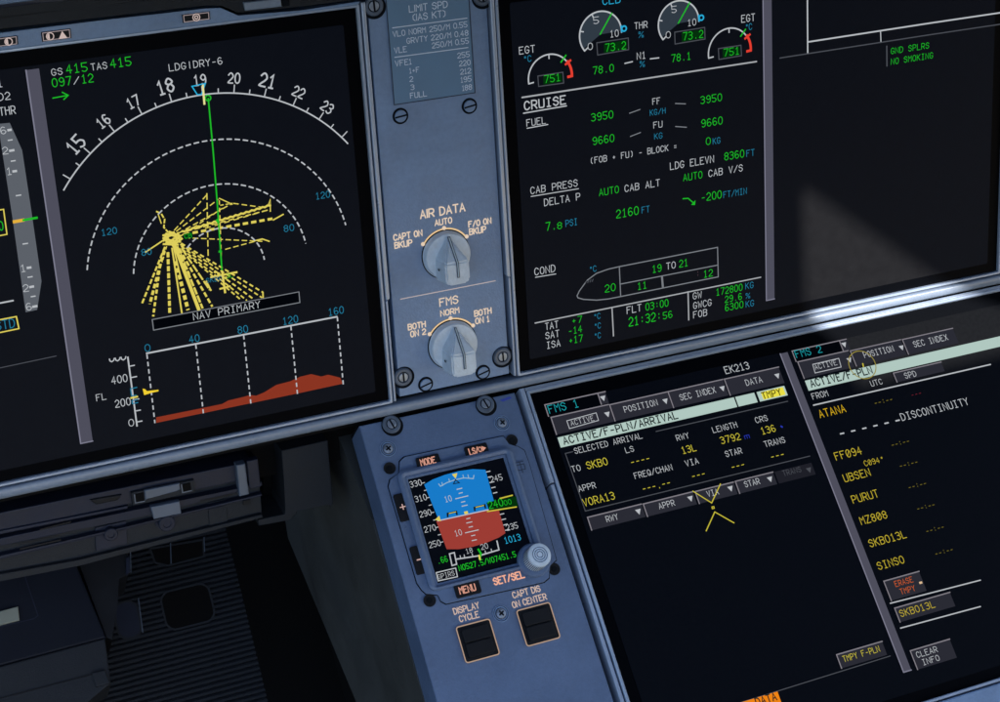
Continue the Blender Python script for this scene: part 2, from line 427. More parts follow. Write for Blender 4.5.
LN(t, U, [(-14, 322), (16.2, 316.2), (18.8, 328.2), (-12, 334.6)], 1.3, Y_, 'baro_box', closed=True)
T(t, U, 'STD', -3.6, 330, 15.2, 9, C_)
LN(t, U, [(-14, 370.4), (56, 355.6)], 1.0, WDD)

# navigation map
T(t, U, 'GS', 51.8, 75.4, 62.6, 6.6, W_); T(t, U, '415', 66.8, 73.4, 87.6, 8.6, G_); T(t, U, 'TAS', 91.2, 70.2, 107.2, 6.6, W_)
T(t, U, '415', 110.8, 67.6, 131.4, 8.6, G_); T(t, U, '097', 52.6, 86.8, 71.6, 8.4, G_); T(t, U, '/', 73.8, 84, 79.4, 7, W_); T(t, U, '12', 82, 83, 93.6, 8.4, G_)
LN(t, U, [(52.6, 97.8), (67.6, 95)], 1.2, G_, 'wind_arrow'); LN(t, U, [(62, 92), (68, 95), (63.6, 99.2)], 1.2, G_, 'wind_arrow')
T(t, U, 'LDG|DRY-6', 169.2, 70.8, 222, 6.8, W_)
RC = U.uv(221.92, 266.9); RR = .0843
def pol(r, deg): return (RC[0]+r*math.sin(R(deg)), RC[1]+r*math.cos(R(deg)))
LU(t, [pol(RR, -53.9+i*1.07) for i in range(101)], 1.25*PXM, W_, 'compass_arc')
bm = bmesh.new()
for i in range(-12, 13):
    a = i*5+.1
    if abs(a) > 54: continue
    ribbon(bm, [pol(RR, a), pol(RR+(.0038 if i % 2 == 0 else .0021), a)], 1.0*PXM, .0005)
link('compass_tick', bm, W_, t)
for k, s in enumerate(('15', '16', '17', '18', '19', '20', '21', '22', '23')):
    a = -40.6+k*10.1; big = s in ('15', '18', '21'); p = pol(RR+.0047, a)
    TC(t, s, p, .0074 if big else .0056, .0062 if big else .0047, W_, -R(a), name='compass_number')
for r, a0, a1 in ((.0638, -79.5, 79.5), (.0423, -82, 82), (.0208, -48, 86)):
    LU(t, [(RC[0]+r*math.sin(R(a0+(a1-a0)*i/100)), RC[1]-.0014+r*math.cos(R(a0+(a1-a0)*i/100))) for i in range(101)], 1.25*PXM, W_, 'range_ring', (.0025, .0014))
T(t, U, '120', 101.8, 235.4, 117, 6.4, C_); T(t, U, '80', 141.8, 255.4, 151.6, 6.4, C_); T(t, U, '120', 315.8, 199, 329.8, 6.4, C_); T(t, U, '80', 284, 231.6, 294, 6.4, C_)
# the fan of yellow flight plan legs round the hub
hub = (171, 236)
for sx, sy, ex_, ey_, wd, ds in ((164.7, 246.6, 141.6, 303.5, 2.2, (4.4, 2)), (163.8, 250.2, 149.6, 303.5, 3.2, (4, 2.4)), (160, 264, 153, 316, 2.6, (3.6, 2.4)), (166.4, 246, 162, 262, 1.2, (3, 2)),
        (167.7, 252, 169.5, 313.3, 3.2, (4.6, 2)), (171.8, 248, 181.6, 312.4, 1.8, None), (175.4, 261, 187.8, 309.6, 4.0, (4, 2.8)), (173.6, 243, 198.5, 309, 3.8, None),
        (177, 246, 202.4, 308, 2.4, (7, 1.6)), (179, 248.4, 212, 306.2, 2.4, (4.6, 2.4)), (181.4, 248, 209.5, 289.6, 2.0, (8, 1.6)), (178, 247, 190, 275, 1.2, (3, 2)), (173, 246, 180, 275, 1.6, None),
        (181, 243, 262.6, 292, 1.8, (4, 3)), (180, 244, 261.7, 297.3, 1.6, (4, 2.6)), (181, 246, 252.8, 298.4, 1.8, (4, 2.8)), (182, 249, 246.5, 300, 1.6, (4, 2.6)), (183, 251, 241.2, 300, 1.6, (4, 2.8)),
        (262.6, 292, 262.8, 297.2, 1.6, None), (214, 271, 228, 279, 3, (2, 2))):
    LN(t, U, [(sx, sy), (ex_, ey_)], wd*.86, Y_, 'plan_leg', ds)
for s, e, wd, ds in (((184, 234), (272, 218.4), 2.6, (4.6, 3.2)), ((186, 231), (268.8, 209.4), 1.2, (5, 3)), ((205, 228), (268, 209.6), 1.0, (5, 4)),
             ((174, 230), (208, 193), 1.1, (5, 2.6)), ((176, 231), (218, 199), 1.1, (5, 2.6)), ((178, 233), (232, 203), 1.1, (5, 2.6)), ((180, 236), (222, 208), 1.1, (4, 3)),
             ((176, 237), (262, 241), 1.0, (5, 2.6)), ((225, 249), (262, 239), 1.0, (5, 2.6)), ((206.6, 193), (208, 262), 1.1, (6, 2.8)), ((219, 198), (232, 204), 1.0, None), ((220, 205), (232, 203), 1.0, (3, 2)),
             ((233, 203), (262, 207), 1.0, (5, 3)), ((145, 252), (166, 238), 1.4, None), ((219, 200), (221, 256), 1.0, (4, 3))):
    LN(t, U, [s, e], wd, Y_, 'plan_leg', ds)
wav = []
for i in range(34):
    f = i/33; wav.append((182+f*88, 231.4-f*26.6+(.5 if i % 2 else -.5)))
LN(t, U, wav, 2.0, Y_, 'plan_leg')
LN(t, U, [(270, 211), (270, 199), (268, 205)], 1.2, Y_, 'plan_leg'); LN(t, U, [(273, 219.6), (283, 214)], 1.3, Y_, 'plan_leg')
LN(t, U, [(252, 241), (262, 238.6), (269, 241)], 1.2, Y_, 'plan_leg')
LN(t, U, [(156, 211), (161, 213.4), (164.4, 219), (163.6, 227), (168, 232)], 1.5, Y_, 'plan_leg', (4, 1.4)); LN(t, U, [(158, 214), (161, 223)], 1.0, Y_, 'plan_leg')
for i in range(16):
    a = i*.9; r = 3+i*.55
    LN(t, U, [(hub[0]+r*math.cos(a), hub[1]+2+r*.7*math.sin(a)), (hub[0]+r*math.cos(a+1.4), hub[1]+2+r*.7*math.sin(a+1.4))], 2.0, Y_, 'hub_mark')
PG(t, U, [(183, 233.6), (191, 231.8), (192.4, 236.6), (184.4, 238.8)], GD, 'green_tag', w=.0008); T(t, U, 'CB', 184.4, 238, 191.6, 4.6, G_, w=.0009)
T(t, U, 'SKBO', 206, 282.4, 222, 4.6, C_, w=.0009); T(t, U, '13L', 222, 278.4, 233, 4.4, G_, w=.0009)
LN(t, U, [(207.8, 98), (212.6, 150), (216.6, 200), (221.6, 272)], 1.5, G_, 'track_line', w=.0009)
c0 = U.uv(207.6, 97.6); LU(t, [(c0[0]+.0013*math.cos(i*.5236), c0[1]+.0013*math.sin(i*.5236)) for i in range(12)], 1.2*PXM, G_, 'track_marker', closed=True, w=.0009)
LN(t, U, [(216.4, 219.6), (217.6, 221.6)], 2.4, G_, 'track_marker', w=.0009); LN(t, U, [(218.8, 251), (220.8, 251)], 2, G_, 'track_marker', w=.0009)
LN(t, U, [(202.4, 85), (204, 103.6)], 2.0, em('pale_yellow_pixels', 228, 224, 150), 'lubber_line', w=.0009)
LN(t, U, [(191.6, 86), (205, 83), (201, 94), (197, 94.4)], 1.2, CB, 'heading_bug', closed=True, w=.0008)
LN(t, U, [(210.6, 276.6), (236.2, 271.6)], 2.0, Y_, 'aircraft_symbol', w=.001); LN(t, U, [(221.6, 270.6), (224.6, 291.8)], 2.0, Y_, 'aircraft_symbol', w=.00102); LN(t, U, [(219.6, 288.2), (229.4, 285.6)], 1.8, Y_, 'aircraft_symbol', w=.00104)
LN(t, U, [(206, 281), (210.6, 290)], 1.6, Y_, 'plan_leg')
LN(t, U, [(152, 319.2), (298.6, 291.6), (299.6, 302.2), (153.4, 329.8)], 1.0, WD, 'message_box', closed=True)
PG(t, U, [(152.6, 319.6), (298.2, 292), (299, 301.8), (153.8, 329.2)], BLK, 'message_box', w=.00055)
T(t, U, 'NAV PRIMARY', 193.4, 319.4, 260, 6.8, W_, w=.0009)
# vertical profile
ax0, ax1 = (146.4, 353), (336.6, 316.4)
LN(t, U, [ax0, ax1], 1.7, W_, 'profile_axis')
for s, x, y, n in (('0', 145.2, 352, 1), ('40', 189.6, 343.2, 2), ('80', 238, 334, 2), ('120', 283, 325, 3), ('160', 328.6, 316, 3)):
    T(t, U, s, x, y-.6, x+(5 if n == 1 else 10 if n == 2 else 15), 7, C_)
for a, b2 in (((146.6, 354), (154.6, 422.4)), ((195.4, 344), (203, 412.6)), ((243.2, 334.6), (250.4, 402.8)), ((290.4, 325.6), (297, 393.4)), ((336.8, 316.6), (342.8, 384.4))):
    LN(t, U, [a, b2], 1.3, W_, 'profile_line', (4.2, 3), w=.0008)
PG(t, U, [(156, 417), (180, 412.2), (200, 408.2), (222, 403.6), (228, 400.2), (240, 397.4), (250, 394.8), (256, 395.4), (264, 392), (276, 384.6), (290, 381), (300, 376.4), (311, 373.8), (321, 376.2), (328, 374.4), (340, 377.4), (342.4, 383.4), (298, 393), (250, 403), (203, 412.8), (156, 422.6)], BROWN, 'terrain_profile')
T(t, U, 'FL', 96.6, 400.6, 106.4, 6.4, W_)
LN(t, U, [(127.6, 356.8), (136.8, 425.6)], 1.5, W_, 'altitude_scale')
for x, y, l in ((129.6, 365.8, 4.6), (130.8, 377.2, 5.6), (133.6, 399.4, 5), (135.2, 410.6, 5), (136.4, 421.6, 5.4)):
    LN(t, U, [(x, y), (x+l, y-l*.19)], 1.2, W_, 'scale_tick')
T(t, U, '400', 112, 383.8, 127.6, 7.4, W_); T(t, U, '200', 115.6, 407.2, 130.8, 7.4, W_); T(t, U, '0', 129, 426, 133.8, 6.8, W_)
for i in range(3):
    x = 109.2+i*5.8; y = 358.6-i*.9
    LN(t, U, [(x, y), (x+.6, y+2), (x+2.4, y+2.8), (x+4.4, y+1.2), (x+4.8, y-.6)], 1.1, W_, 'scale_number')
LN(t, U, [(136.6, 387), (130.4, 388.4), (131.4, 395.6), (136, 394.8)], 1.1, C_, 'altitude_bug'); LN(t, U, [(137.4, 399), (131.8, 400.4), (132.2, 403.2), (137.6, 402.2)], 1.1, C_, 'altitude_bug')
LN(t, U, [(130.6, 397.4), (137, 396)], 1.8, Y_, 'altitude_pointer', w=.0008)
PG(t, U, [(142.2, 388), (144.6, 388.4), (146.6, 390.4), (158, 389), (158.2, 390.6), (151, 392.2), (143.8, 394.4)], em('deep_yellow_pixels', 240, 206, 50), 'aircraft_silhouette', w=.0009)

# ---------------------------------------------------------------- right display: engines and cruise page
DB, SB = display('cockpit_display', 'wide dark screen at the upper right showing engine gauges and the cruise page', U, .0098, .3130, VB, VT, GLASS)
divider(DB, U, .1582, .1637, -.0028, .1795)
add_outer_rim(DB, .0098, .3130, VB, VT, 0, .040, -1)
t = SB
def solve_circle(pl, pts):
    (x1, y1), (x2, y2), (x3, y3) = [pl.uv(*p) for p in pts]
    a = x1*(y2-y3)-y1*(x2-x3)+x2*y3-x3*y2
    b = (x1*x1+y1*y1)*(y3-y2)+(x2*x2+y2*y2)*(y1-y3)+(x3*x3+y3*y3)*(y2-y1)
    c = (x1*x1+y1*y1)*(x2-x3)+(x2*x2+y2*y2)*(x3-x1)+(x3*x3+y3*y3)*(x1-x2)
    x, y = -b/(2*a), -c/(2*a)
    return x, y, math.hypot(x-x1, y-y1)
def arc(cx_, cy_, r, a0, a1, n=48): return [(cx_+r*math.sin(R(a0+(a1-a0)*i/n)), cy_+r*math.cos(R(a0+(a1-a0)*i/n))) for i in range(n+1)]
def gauge(dx):
    cu, cv, r = solve_circle(U, [(585.5, 52), (601.7, 11), (621, 33.3)]); cu += dx
    g = bmesh.new(); face(g, [(cu, cv)]+arc(cu, cv, r*.97, -122, 88)[::1], .00040) ; b0 = link('gauge_fill', g, DIAL, t)
    LU(t, arc(cu, cv, r, -128, 92), 1.5*PXM, W_, 'gauge_arc')
    LU(t, [(cu+r*math.sin(R(-128)), cv+r*math.cos(R(-128))), (cu+r*.82*math.sin(R(-128)), cv+r*.82*math.cos(R(-128)))], 1.3*PXM, W_, 'gauge_tick')
    for a in (-75, -22): LU(t, [(cu+r*math.sin(R(a)), cv+r*math.cos(R(a))), (cu+r*.84*math.sin(R(a)), cv+r*.84*math.cos(R(a)))], 1.2*PXM, W_, 'gauge_tick')
    LU(t, [(cu-.0004, cv+.0002), (cu+r*1.02*math.sin(R(33)), cv+r*1.02*math.cos(R(33)))], 1.4*PXM, G_, 'needle', w=.0008)
    q = (cu+r*1.12*math.sin(R(84)), cv+r*1.12*math.cos(R(84)))
    LU(t, [(q[0]+.0013*math.cos(i*.5236), q[1]+.0013*math.sin(i*.5236)) for i in range(12)], 1.5*PXM, CB, 'limit_marker', closed=True, w=.0008)
    LU(t, [(q[0]-.0016, q[1]+.0016), (q[0]-.0014, q[1]-.0016)], 1.5*PXM, CB, 'limit_marker', w=.0008)
    return cu, cv, r
gauge(0)
gx = U.uv(657.5, 23.4)[0]-U.uv(578.7, 34)[0]; gauge(gx)
T(t, U, '5', 593, 23.6, 598, 6.6, W_, w=.0008); T(t, U, '10', 609.6, 37, 618, 6.6, W_, w=.0008); T(t, U, '0', 587.4, 49.6, 591.8, 6.6, W_, w=.0008)
T(t, U, '5', 671, 12.6, 675.6, 6.4, W_, w=.0008); T(t, U, '10', 687, 25.8, 695.4, 6.4, W_, w=.0008); T(t, U, '0', 665.4, 38, 669.8, 6.4, W_, w=.0008)
T(t, U, 'CLB', 602.4, 4.6, 620, 7.4, CB)
for q, s, tx in (([(596.3, 42.6), (627.8, 37.8), (628.2, 49.4), (597.2, 54.8)], '73.2', (605, 51.4, 625.4)), ([(674.2, 32), (704.2, 27.2), (704.6, 38.8), (674.6, 43.8)], '73.2', (682.6, 40, 702.6))):
    LN(t, U, q, 1.0, WDD, 'value_box', closed=True)
    x0 = tx[0]-1.5; PG(t, U, [(x0, tx[1]-7.4), (q[1][0]-1.6, q[1][1]+2), (q[2][0]-1.6, q[2][1]-1.4), (x0+.4, tx[1]+2)], GD, 'value_glow')
    T(t, U, s, tx[0], tx[1], tx[2], 7.6, G_, w=.0008)
T(t, U, 'THR', 634.2, 29, 647, 6.4, W_); T(t, U, '%', 638.4, 37.4, 642.8, 5.6, C_)
T(t, U, 'N1', 636.6, 59.2, 645.4, 6.6, W_); T(t, U, '%', 639.6, 66.8, 644, 5.6, C_)
LN(t, U, [(624.4, 63.2), (632, 61.4)], 1.1, W_); LN(t, U, [(649.8, 58.6), (658.4, 57.6)], 1.1, W_)
T(t, U, '78.0', 592.8, 74, 613.4, 7.2, G_); T(t, U, '78.1', 671.2, 61.8, 690.4, 7.2, G_)
def egt(p3, tick, box, lab, deg, val, red):
    cu, cv, r = solve_circle(U, p3)
    a0 = -98
    LU(t, arc(cu, cv, r, a0, 52), 1.4*PXM, W_, 'gauge_arc')
    LU(t, [(cu+r*math.sin(R(a0)), cv+r*math.cos(R(a0))), (cu+r*.78*math.sin(R(a0)), cv+r*.80*math.cos(R(a0)))], 1.3*PXM, W_, 'gauge_tick')
    LU(t, [(cu, cv+r), (cu, cv+r*.82)], 1.2*PXM, W_, 'gauge_tick')
    LU(t, arc(cu, cv, r*1.02, 55, 94, 12)+[(cu+r*.84*math.sin(R(96)), cv+r*.84*math.cos(R(96)))], 2.6*PXM, RED, 'red_arc', w=.0007)
    LU(t, [(cu+r*.88*math.sin(R(58)), cv+r*.88*math.cos(R(58))), (cu+r*1.16*math.sin(R(58)), cv+r*1.16*math.cos(R(58)))], 2.2*PXM, RED, 'red_arc', w=.00073)
    LU(t, [(cu+r*.80*math.sin(R(42)), cv+r*.80*math.cos(R(42))), (cu+r*1.16*math.sin(R(42)), cv+r*1.16*math.cos(R(42)))], 1.4*PXM, G_, 'needle', w=.0008)
    LN(t, U, box, 1.0, WDD, 'value_box', closed=True)
    x0 = val[0]-1.2
    PG(t, U, [(x0, val[1]-7.4), (box[1][0]-1.4, box[1][1]+1.8), (box[2][0]-1.4, box[2][1]-1.4), (x0+.4, val[1]+2)], GD, 'value_glow')
    T(t, U, '751', val[0], val[1], val[2], 7.2, G_, w=.0008)
    T(t, U, 'EGT', lab[0], lab[1], lab[2], 7, W_); T(t, U, 'dC', deg[0], deg[1], deg[2], 6.2, C_)
egt([(528.2, 76), (549.5, 54), (567.5, 63)], None, [(537.4, 75.8), (562.4, 72), (563.2, 82.8), (538.2, 86.2)], (519, 54, 534.6), (522.6, 62.2, 531), (544, 82.6, 560), None)
egt([(708.6, 48), (728.6, 28), (746, 36)], None, [(717.8, 48.4), (740.4, 45), (741, 55.4), (718.4, 59.2)], (741, 22.2, 754.4), (744.4, 30.2, 751.4), (723.2, 56, 738.8), None)
LN(t, U, [(521.6, 97.2), (756, 61.3)], 1.5, em('mid_grey_pixels', 165, 168, 172), 'separator_line')
T(t, U, 'CRUISE', 524.2, 109.8, 565.4, 8.4, W_, 'page_title', th=.15); LN(t, U, [(523, 113), (566, 105.6)], 1.1, W_, 'underline')
T(t, U, 'FUEL', 526.4, 126, 545.4, 6.6, W_); LN(t, U, [(526.6, 128), (547.4, 124.2)], .9, W_, 'underline')
for s, x, y, x1, h in (('3950', 591, 121, 612.8, 7.4), ('9660', 592.4, 144.6, 613.8, 7.4), ('3950', 700.2, 103.6, 721.4, 7.2), ('9660', 701, 127, 722, 7.4), ('0', 705.6, 144.6, 709.8, 7),
                       ('8360', 724, 160, 743.6, 7.4), ('AUTO', 598.8, 195.6, 618.4, 6.8), ('AUTO', 682.8, 180.8, 701.8, 6.8), ('2160', 616, 217.8, 638.2, 8), ('-200', 700.8, 201.2, 721, 7.6), ('7.', 545.6, 230.4, 556, 8), ('8', 557, 228.8, 561.4, 6.4),
                       ('19', 652, 272.4, 661, 7), ('21', 678.8, 267, 687.6, 7), ('20', 604.6, 292, 615.2, 7.2), ('11', 637.2, 289.4, 646.4, 6.8), ('12', 703.2, 277.2, 712.2, 6.8),
                       ('+7', 571.6, 323.8, 581.8, 6.4), ('-14', 568.2, 334.2, 581.8, 6.6), ('+17', 568.8, 343.6, 582.4, 6.6), ('03:00', 645.4, 310.2, 668, 7), ('21:32:', 628.6, 326, 660.8, 8.6), ('56', 662.8, 318.8, 672, 6.6),
                       ('172800', 715.8, 295.2, 742, 6.6), ('29.6', 724.6, 302.4, 741.4, 6.4), ('6300', 724.8, 310.8, 742.8, 6.6)):
    T(t, U, s, x, y, x1, h, G_)
for s, x, y, x1, h in (('FF', 652.2, 104.4, 659.8, 6), ('FU', 653.2, 128, 662, 6), ('(FOB + FU) - BLOCK =', 589.8, 163.6, 676.4, 6), ('LDG ELEVN', 669.8, 169.4, 713.4, 6.8), ('CAB PRESS', 530.4, 193.8, 577.2, 6.8),
                       ('DELTA P', 544, 205.6, 579.8, 6.8), ('CAB ALT', 624.4, 191.6, 659.4, 6.6), ('CAB V/S', 708.2, 176.6, 742.2, 6.6), ('COND', 534.4, 275, 555, 7), ('TO', 666, 269.2, 675.2, 6.4),
                       ('TAT', 545, 329.6, 558, 6.6), ('SAT', 545.4, 338.8, 559, 6.6), ('ISA', 546.4, 348.4, 560, 6.6), ('FLT', 626.6, 313.4, 641, 6.8), ('GW', 692.6, 299, 701.2, 6.4), ('GWCG', 693, 308.6, 711, 6.4), ('FOB', 693, 317.8, 706.6, 6.4)):
    T(t, U, s, x, y, x1, h, W_)
for s, x, y, x1, h in (('KG/H', 649.6, 115.4, 665, 5.6), ('KG', 654, 139, 662, 5.6), ('KG', 712.4, 144, 719.8, 6), ('FT', 746, 156.4, 754, 6.2), ('FT', 641.4, 213, 649.2, 6.2), ('PSI', 565.4, 226.4, 577, 6.4), ('FT/MIN', 723, 197.6, 746.2, 6),
                       ('dC', 588.6, 272.2, 596, 5.8), ('dC', 593, 319.4, 600, 5.6), ('dC', 593.4, 329, 600.4, 5.6), ('dC', 593.4, 338.8, 600.4, 5.6), ('KG', 745, 288.8, 753, 6), ('%', 745.4, 298.2, 749.2, 5), ('KG', 745.4, 307, 753.4, 6)):
    T(t, U, s, x, y, x1, h, C_)
for p in (((628.9, 113), (639.5, 109.2)), ((629.8, 136.2), (640, 132.2)), ((674.8, 103.2), (685, 103.6)), ((675, 126.2), (686, 127)) ): LN(t, U, p, .9, WD, 'pointer_line')
LN(t, U, [(530.6, 196.2), (578, 188.4)], .8, W_, 'underline'); LN(t, U, [(535, 277), (555.4, 273.6)], .8, W_, 'underline')
LN(t, U, [(682.4, 198.4), (687.6, 198), (693.4, 203)], 1.1, G_, 'trend_arrow'); PG(t, U, [(690.6, 204.6), (695, 199.8), (694.6, 204.8)], G_, 'trend_arrow')
nose = [(717, 247), (618.8, 266.3), (607.8, 268.8), (596, 273), (586.6, 280), (579, 290.4), (576.6, 295.4), (577.4, 297.4), (582.8, 299), (596.2, 299.8), (607.8, 298.6), (620.2, 296.2), (717.7, 276.5)]
LN(t, U, nose, 1.0, WD, 'cabin_outline', closed=True)
LN(t, U, [(618.8, 266.3), (620.2, 296.2)], 1.0, WD, 'cabin_outline'); LN(t, U, [(620.2, 283.7), (717, 264.8)], 1.0, WD, 'cabin_outline')
LN(t, U, [(661.4, 276), (662.4, 287.4)], 2.0, WD, 'cabin_outline'); T(t, U, ':', 695.6, 277, 699, 7, em('dim_red_grey_pixels', 80, 60, 66))
for i in range(4): LN(t, U, [(585+i*2.2, 283-i*.6), (586+i*2.2, 280.6-i*.6)], .9, WDD, 'cabin_mark')
for q in ([(534.6, 322.7), (760.2, 276.9)], [(611.5, 307.7), (613, 335.6)], [(687.5, 291.3), (688.2, 319.6)]): LN(t, U, q, 1.2, em('mid_grey_pixels', 165, 168, 172), 'separator_line')
# status page to the right of the divider
LN(t, U, [(806.8, -14), (807.2, 52.6)], 1.4, W_); LN(t, U, [(807.2, 41.8), (927.6, 23.2), (1010, 11)], 1.4, W_)
LN(t, U, [(880, 30.8), (880.4, 42.2)], 1.0, W_); LN(t, U, [(779.4, 57.8), (927.6, 34.8), (1010, 22.5)], 1.1, WDD, 'separator_line')
LN(t, U, [(886.2, 46), (886.4, 65.8)], 1.4, WDD, 'separator_line')
T(t, U, 'GND SPLRS', 890.4, 53.8, 928.4, 5.8, G_); T(t, U, 'NO SMOKING', 890.4, 64.4, 932.4, 5.8, G_)

# ---------------------------------------------------------------- lower display: flight management pages
DC, SCR = display('cockpit_display', 'dark screen at the lower right showing the two flight plan pages under the rail', LO, .0136, .3180, -.2070, -.0044, GLASSL)
b = bmesh.new(); u0, u1 = .0136, .3180
for (a, c2, wtop) in ((.0023, .0048, .0020),):
    prism(b, rect(u0-c2, -.0532, u0-a, -.0040+.003), -.010, wtop, .0005)
link('outer_rail', b, RIM, DC)
b = bmesh.new(); prism(b, rect(u0-.0044, -.212, u0-.0024, -.0540), -.010, .0012, .0004); link('outer_rail', b, RIM, DC)
b = bmesh.new(); prism(b, rect(u0-.0048, -.2340, u1+.004, -.2094), -.010, .0026, .0008); link('lower_frame', b, PAINT, DC)
b = bmesh.new(); prism(b, rect(u0-.0020, -.0029, u1+.003, -.0010), -.010, .0019, .0005); link('upper_rail', b, RAILM, DC)
t = SCR
divider(DC, LO, *(LO.uv(779.4, 354.4)[0], LO.uv(787, 353)[0]+.0002), LO.uv(905, 672.6)[1], LO.uv(780, 354)[1])
def tri(par, x, y, k=1, mat=W_):
    c = LO.uv(x, y); s = .0016*k; b = bmesh.new(); face(b, [(c[0]-s, c[1]+s*.8), (c[0], c[1]-s), (c[0]+s, c[1]+s*.8)], .0009+lay()); link('drop_arrow', b, mat, par)
def button(TLp, TRp, BRp, BLp, txt, tx, h=7, tmat=W_, dim=False, fill=None, tr=None, boxed=None):
    a, b_, c, d = [LO.uv(*p) for p in (TLp, TRp, BRp, BLp)]
    u0, u1 = (a[0]+d[0])/2, (b_[0]+c[0])/2; v1, v0_ = (a[1]+b_[1])/2, (c[1]+d[1])/2
    bm = bmesh.new(); face(bm, rect(u0, v0_, u1, v1), .0004+lay()); o = link('page_button', bm, fill or (BTND if dim else BTN), DC, ((tmat.name.split('_')[0])+' '+txt+' button').replace('@', '0'))
    if not dim: bm = bmesh.new(); ribbon(bm, [(u0, v0_), (u0, v1), (u1, v1)], .0006, .0007+lay()); link('button_edge', bm, BTNL, o)
    if txt: T(o, LO, txt, tx[0], tx[1], tx[2], h, tmat, 'button_text', w=.0009)
    if tr: tri(o, *tr, mat=WDD if dim else W_)
    if boxed: LN(o, LO, boxed, .7, W_, 'text_box', closed=True, w=.0009)
    return o
button((544.5, 405), (597, 394), (600, 405), (548, 417), 'FMS 1', (549.4, 413.9, 579.2), 8, TEAL, fill=BLK)
button((597.6, 393.6), (605, 392), (608.6, 403.2), (600.6, 405), '', None, tr=(602.7, 398.9))
button((550.2, 417.8), (608.7, 405), (613.3, 421.8), (556.5, 435), 'ACTIVE', (571, 426.2, 594.2), 5.2, W_, tr=(607, 415), boxed=[(566.3, 421.4), (595.6, 413.4), (598, 421), (569, 429.2)])
button((610, 405), (667.7, 392.2), (671.6, 408.4), (613.8, 421.7), 'POSITION', (624.6, 413, 658), 6, W_, tr=(665, 401.8))
button((668.2, 391.6), (722.4, 380.2), (728.4, 395.6), (672.3, 408.4), 'SEC INDEX', (680.4, 401, 716), 6, W_, tr=(722, 389.2))
button((724.6, 379.3), (779.2, 367.4), (783.5, 384), (728.8, 395.6), 'DATA', (746.2, 386.2, 762.4), 6, W_, tr=(776.8, 376.6))
T(t, LO, 'EK213', 725.7, 374.2, 749.8, 7.2, W_)
def strip(p1, p2, v_top, v_bot, mat, w, name, label=None):
    ua, ub = LO.uv(*p1)[0], LO.uv(*p2)[0]; b = bmesh.new(); face(b, rect(ua, v_bot, ub, v_top), w); return link(name, b, mat, SCR, label)
hv1 = LO.uv(557.4, 437.8)[1]; hv0 = LO.uv(560.4, 448)[1]
strip((558.6, 442), (734.4, 400), hv1, hv0, HDR, .0004, 'header_bar'); strip((736.6, 402), (755, 396), hv1, hv0, HDR, .0004, 'header_bar')
strip((757.6, 396), (785, 389), hv1, hv0, HDR, .0004, 'header_bar'); strip((761.6, 396), (783, 389), hv1-.0006, hv0+.0006, TYEL, .0006, 'status_flag', 'bright yellow TMPY flag')
T(t, LO, 'ACTIVE/F-PLN/ARRIVAL', 564, 445, 679, 7.4, HDT, 'page_title', th=.175, w=.0009); T(t, LO, 'TMPY', 762.6, 399.6, 781.4, 6.6, TYTX, 'status_text', th=.17, w=.0010)
for q in ([(655.7, 431.8), (787.4, 401.6)], [(572.6, 452), (565, 453.8), (585, 511.4), (809.4, 456.4)]): LN(t, LO, q, .9, WDD, 'frame_line')
for s, x, y, x1, h in (('SELECTED ARRIVAL', 575, 454.2, 643, 5.8), ('LS', 626, 453.4, 634.2, 5.6), ('RWY', 677, 441.2, 689.4, 5.8), ('LENGTH', 713.2, 433.2, 737.6, 5.8), ('CRS', 756, 423.5, 768, 5.8), ('TO', 572.4, 472.6, 581, 6),
                       ('FREQ/CHAN', 635, 479.2, 673, 6), ('VIA', 686, 466.8, 699, 6), ('STAR', 726, 457.4, 742.4, 6), ('TRANS', 765, 447.6, 785.6, 6), ('APPR', 579, 492.2, 596.2, 6)):
    T(t, LO, s, x, y, x1, h, W_)
for s, x, y, x1, h in (('13L', 682.6, 454.2, 696.6, 7), ('3792', 721.4, 444.3, 741, 7), ('136', 762, 434.8, 776, 7), ('SKBO', 587.5, 469.6, 608.2, 7.4), ('VORA13', 584, 506.8, 615.6, 7.6),
                       ('----', 631.4, 466, 650.6, 7), ('---.--', 643, 492.6, 671.4, 7), ('---', 692.4, 480, 706, 7), ('---', 732, 470.8, 745.4, 7), ('---', 771.4, 460.6, 785, 7)):
    T(t, LO, s, x, y, x1, h, YT)
T(t, LO, 'm', 744.8, 439.4, 749.4, 6, BLUP); LN(t, LO, [(780.6, 426.6), (781.8, 427.4)], 1.6, BLUP, 'degree_mark')
button((587, 517.7), (641.2, 504.6), (645.4, 517.2), (591.2, 530.6), 'RWY', (606.7, 522.6, 618.4), 6, tr=(638, 512.2))
button((642.9, 504), (692.6, 492.4), (696.8, 504.7), (646.8, 516.8), 'APPR', (659.2, 509.6, 675), 6, tr=(690, 499.2))
button((694.6, 492), (733.4, 482.4), (737.2, 494.4), (699, 504), 'VIA', (707.6, 497.4, 718.8), 6, tr=(730, 489.2))
button((735.3, 481.6), (773, 472.4), (776.4, 484.6), (738.7, 494), 'STAR', (745, 487.8, 760), 6, tr=(769.5, 479.8))
button((774.6, 472), (811.4, 462.8), (815, 474.8), (778, 484), 'TRANS', (783.3, 476.6, 801.4), 5.6, WDD, dim=True, tr=(808.5, 470.6))
for q in ([(692, 491.8), (710.8, 503.6), (719.6, 484.6)], [(705.3, 531.6), (713.9, 512.6), (733.2, 523.6)]): LN(t, LO, q, 1.0, YT, 'cursor', w=.0012)
LN(t, LO, [(711, 507.6), (713, 507.2), (713.4, 509), (711.4, 509.4)], .8, YT, 'cursor', closed=True, w=.0012)
button((836, 654.5), (882.4, 642), (886.3, 655.6), (840.6, 668.4), 'TMPY F-PLN', (843.4, 662.4, 880.8), 6.2, YT)
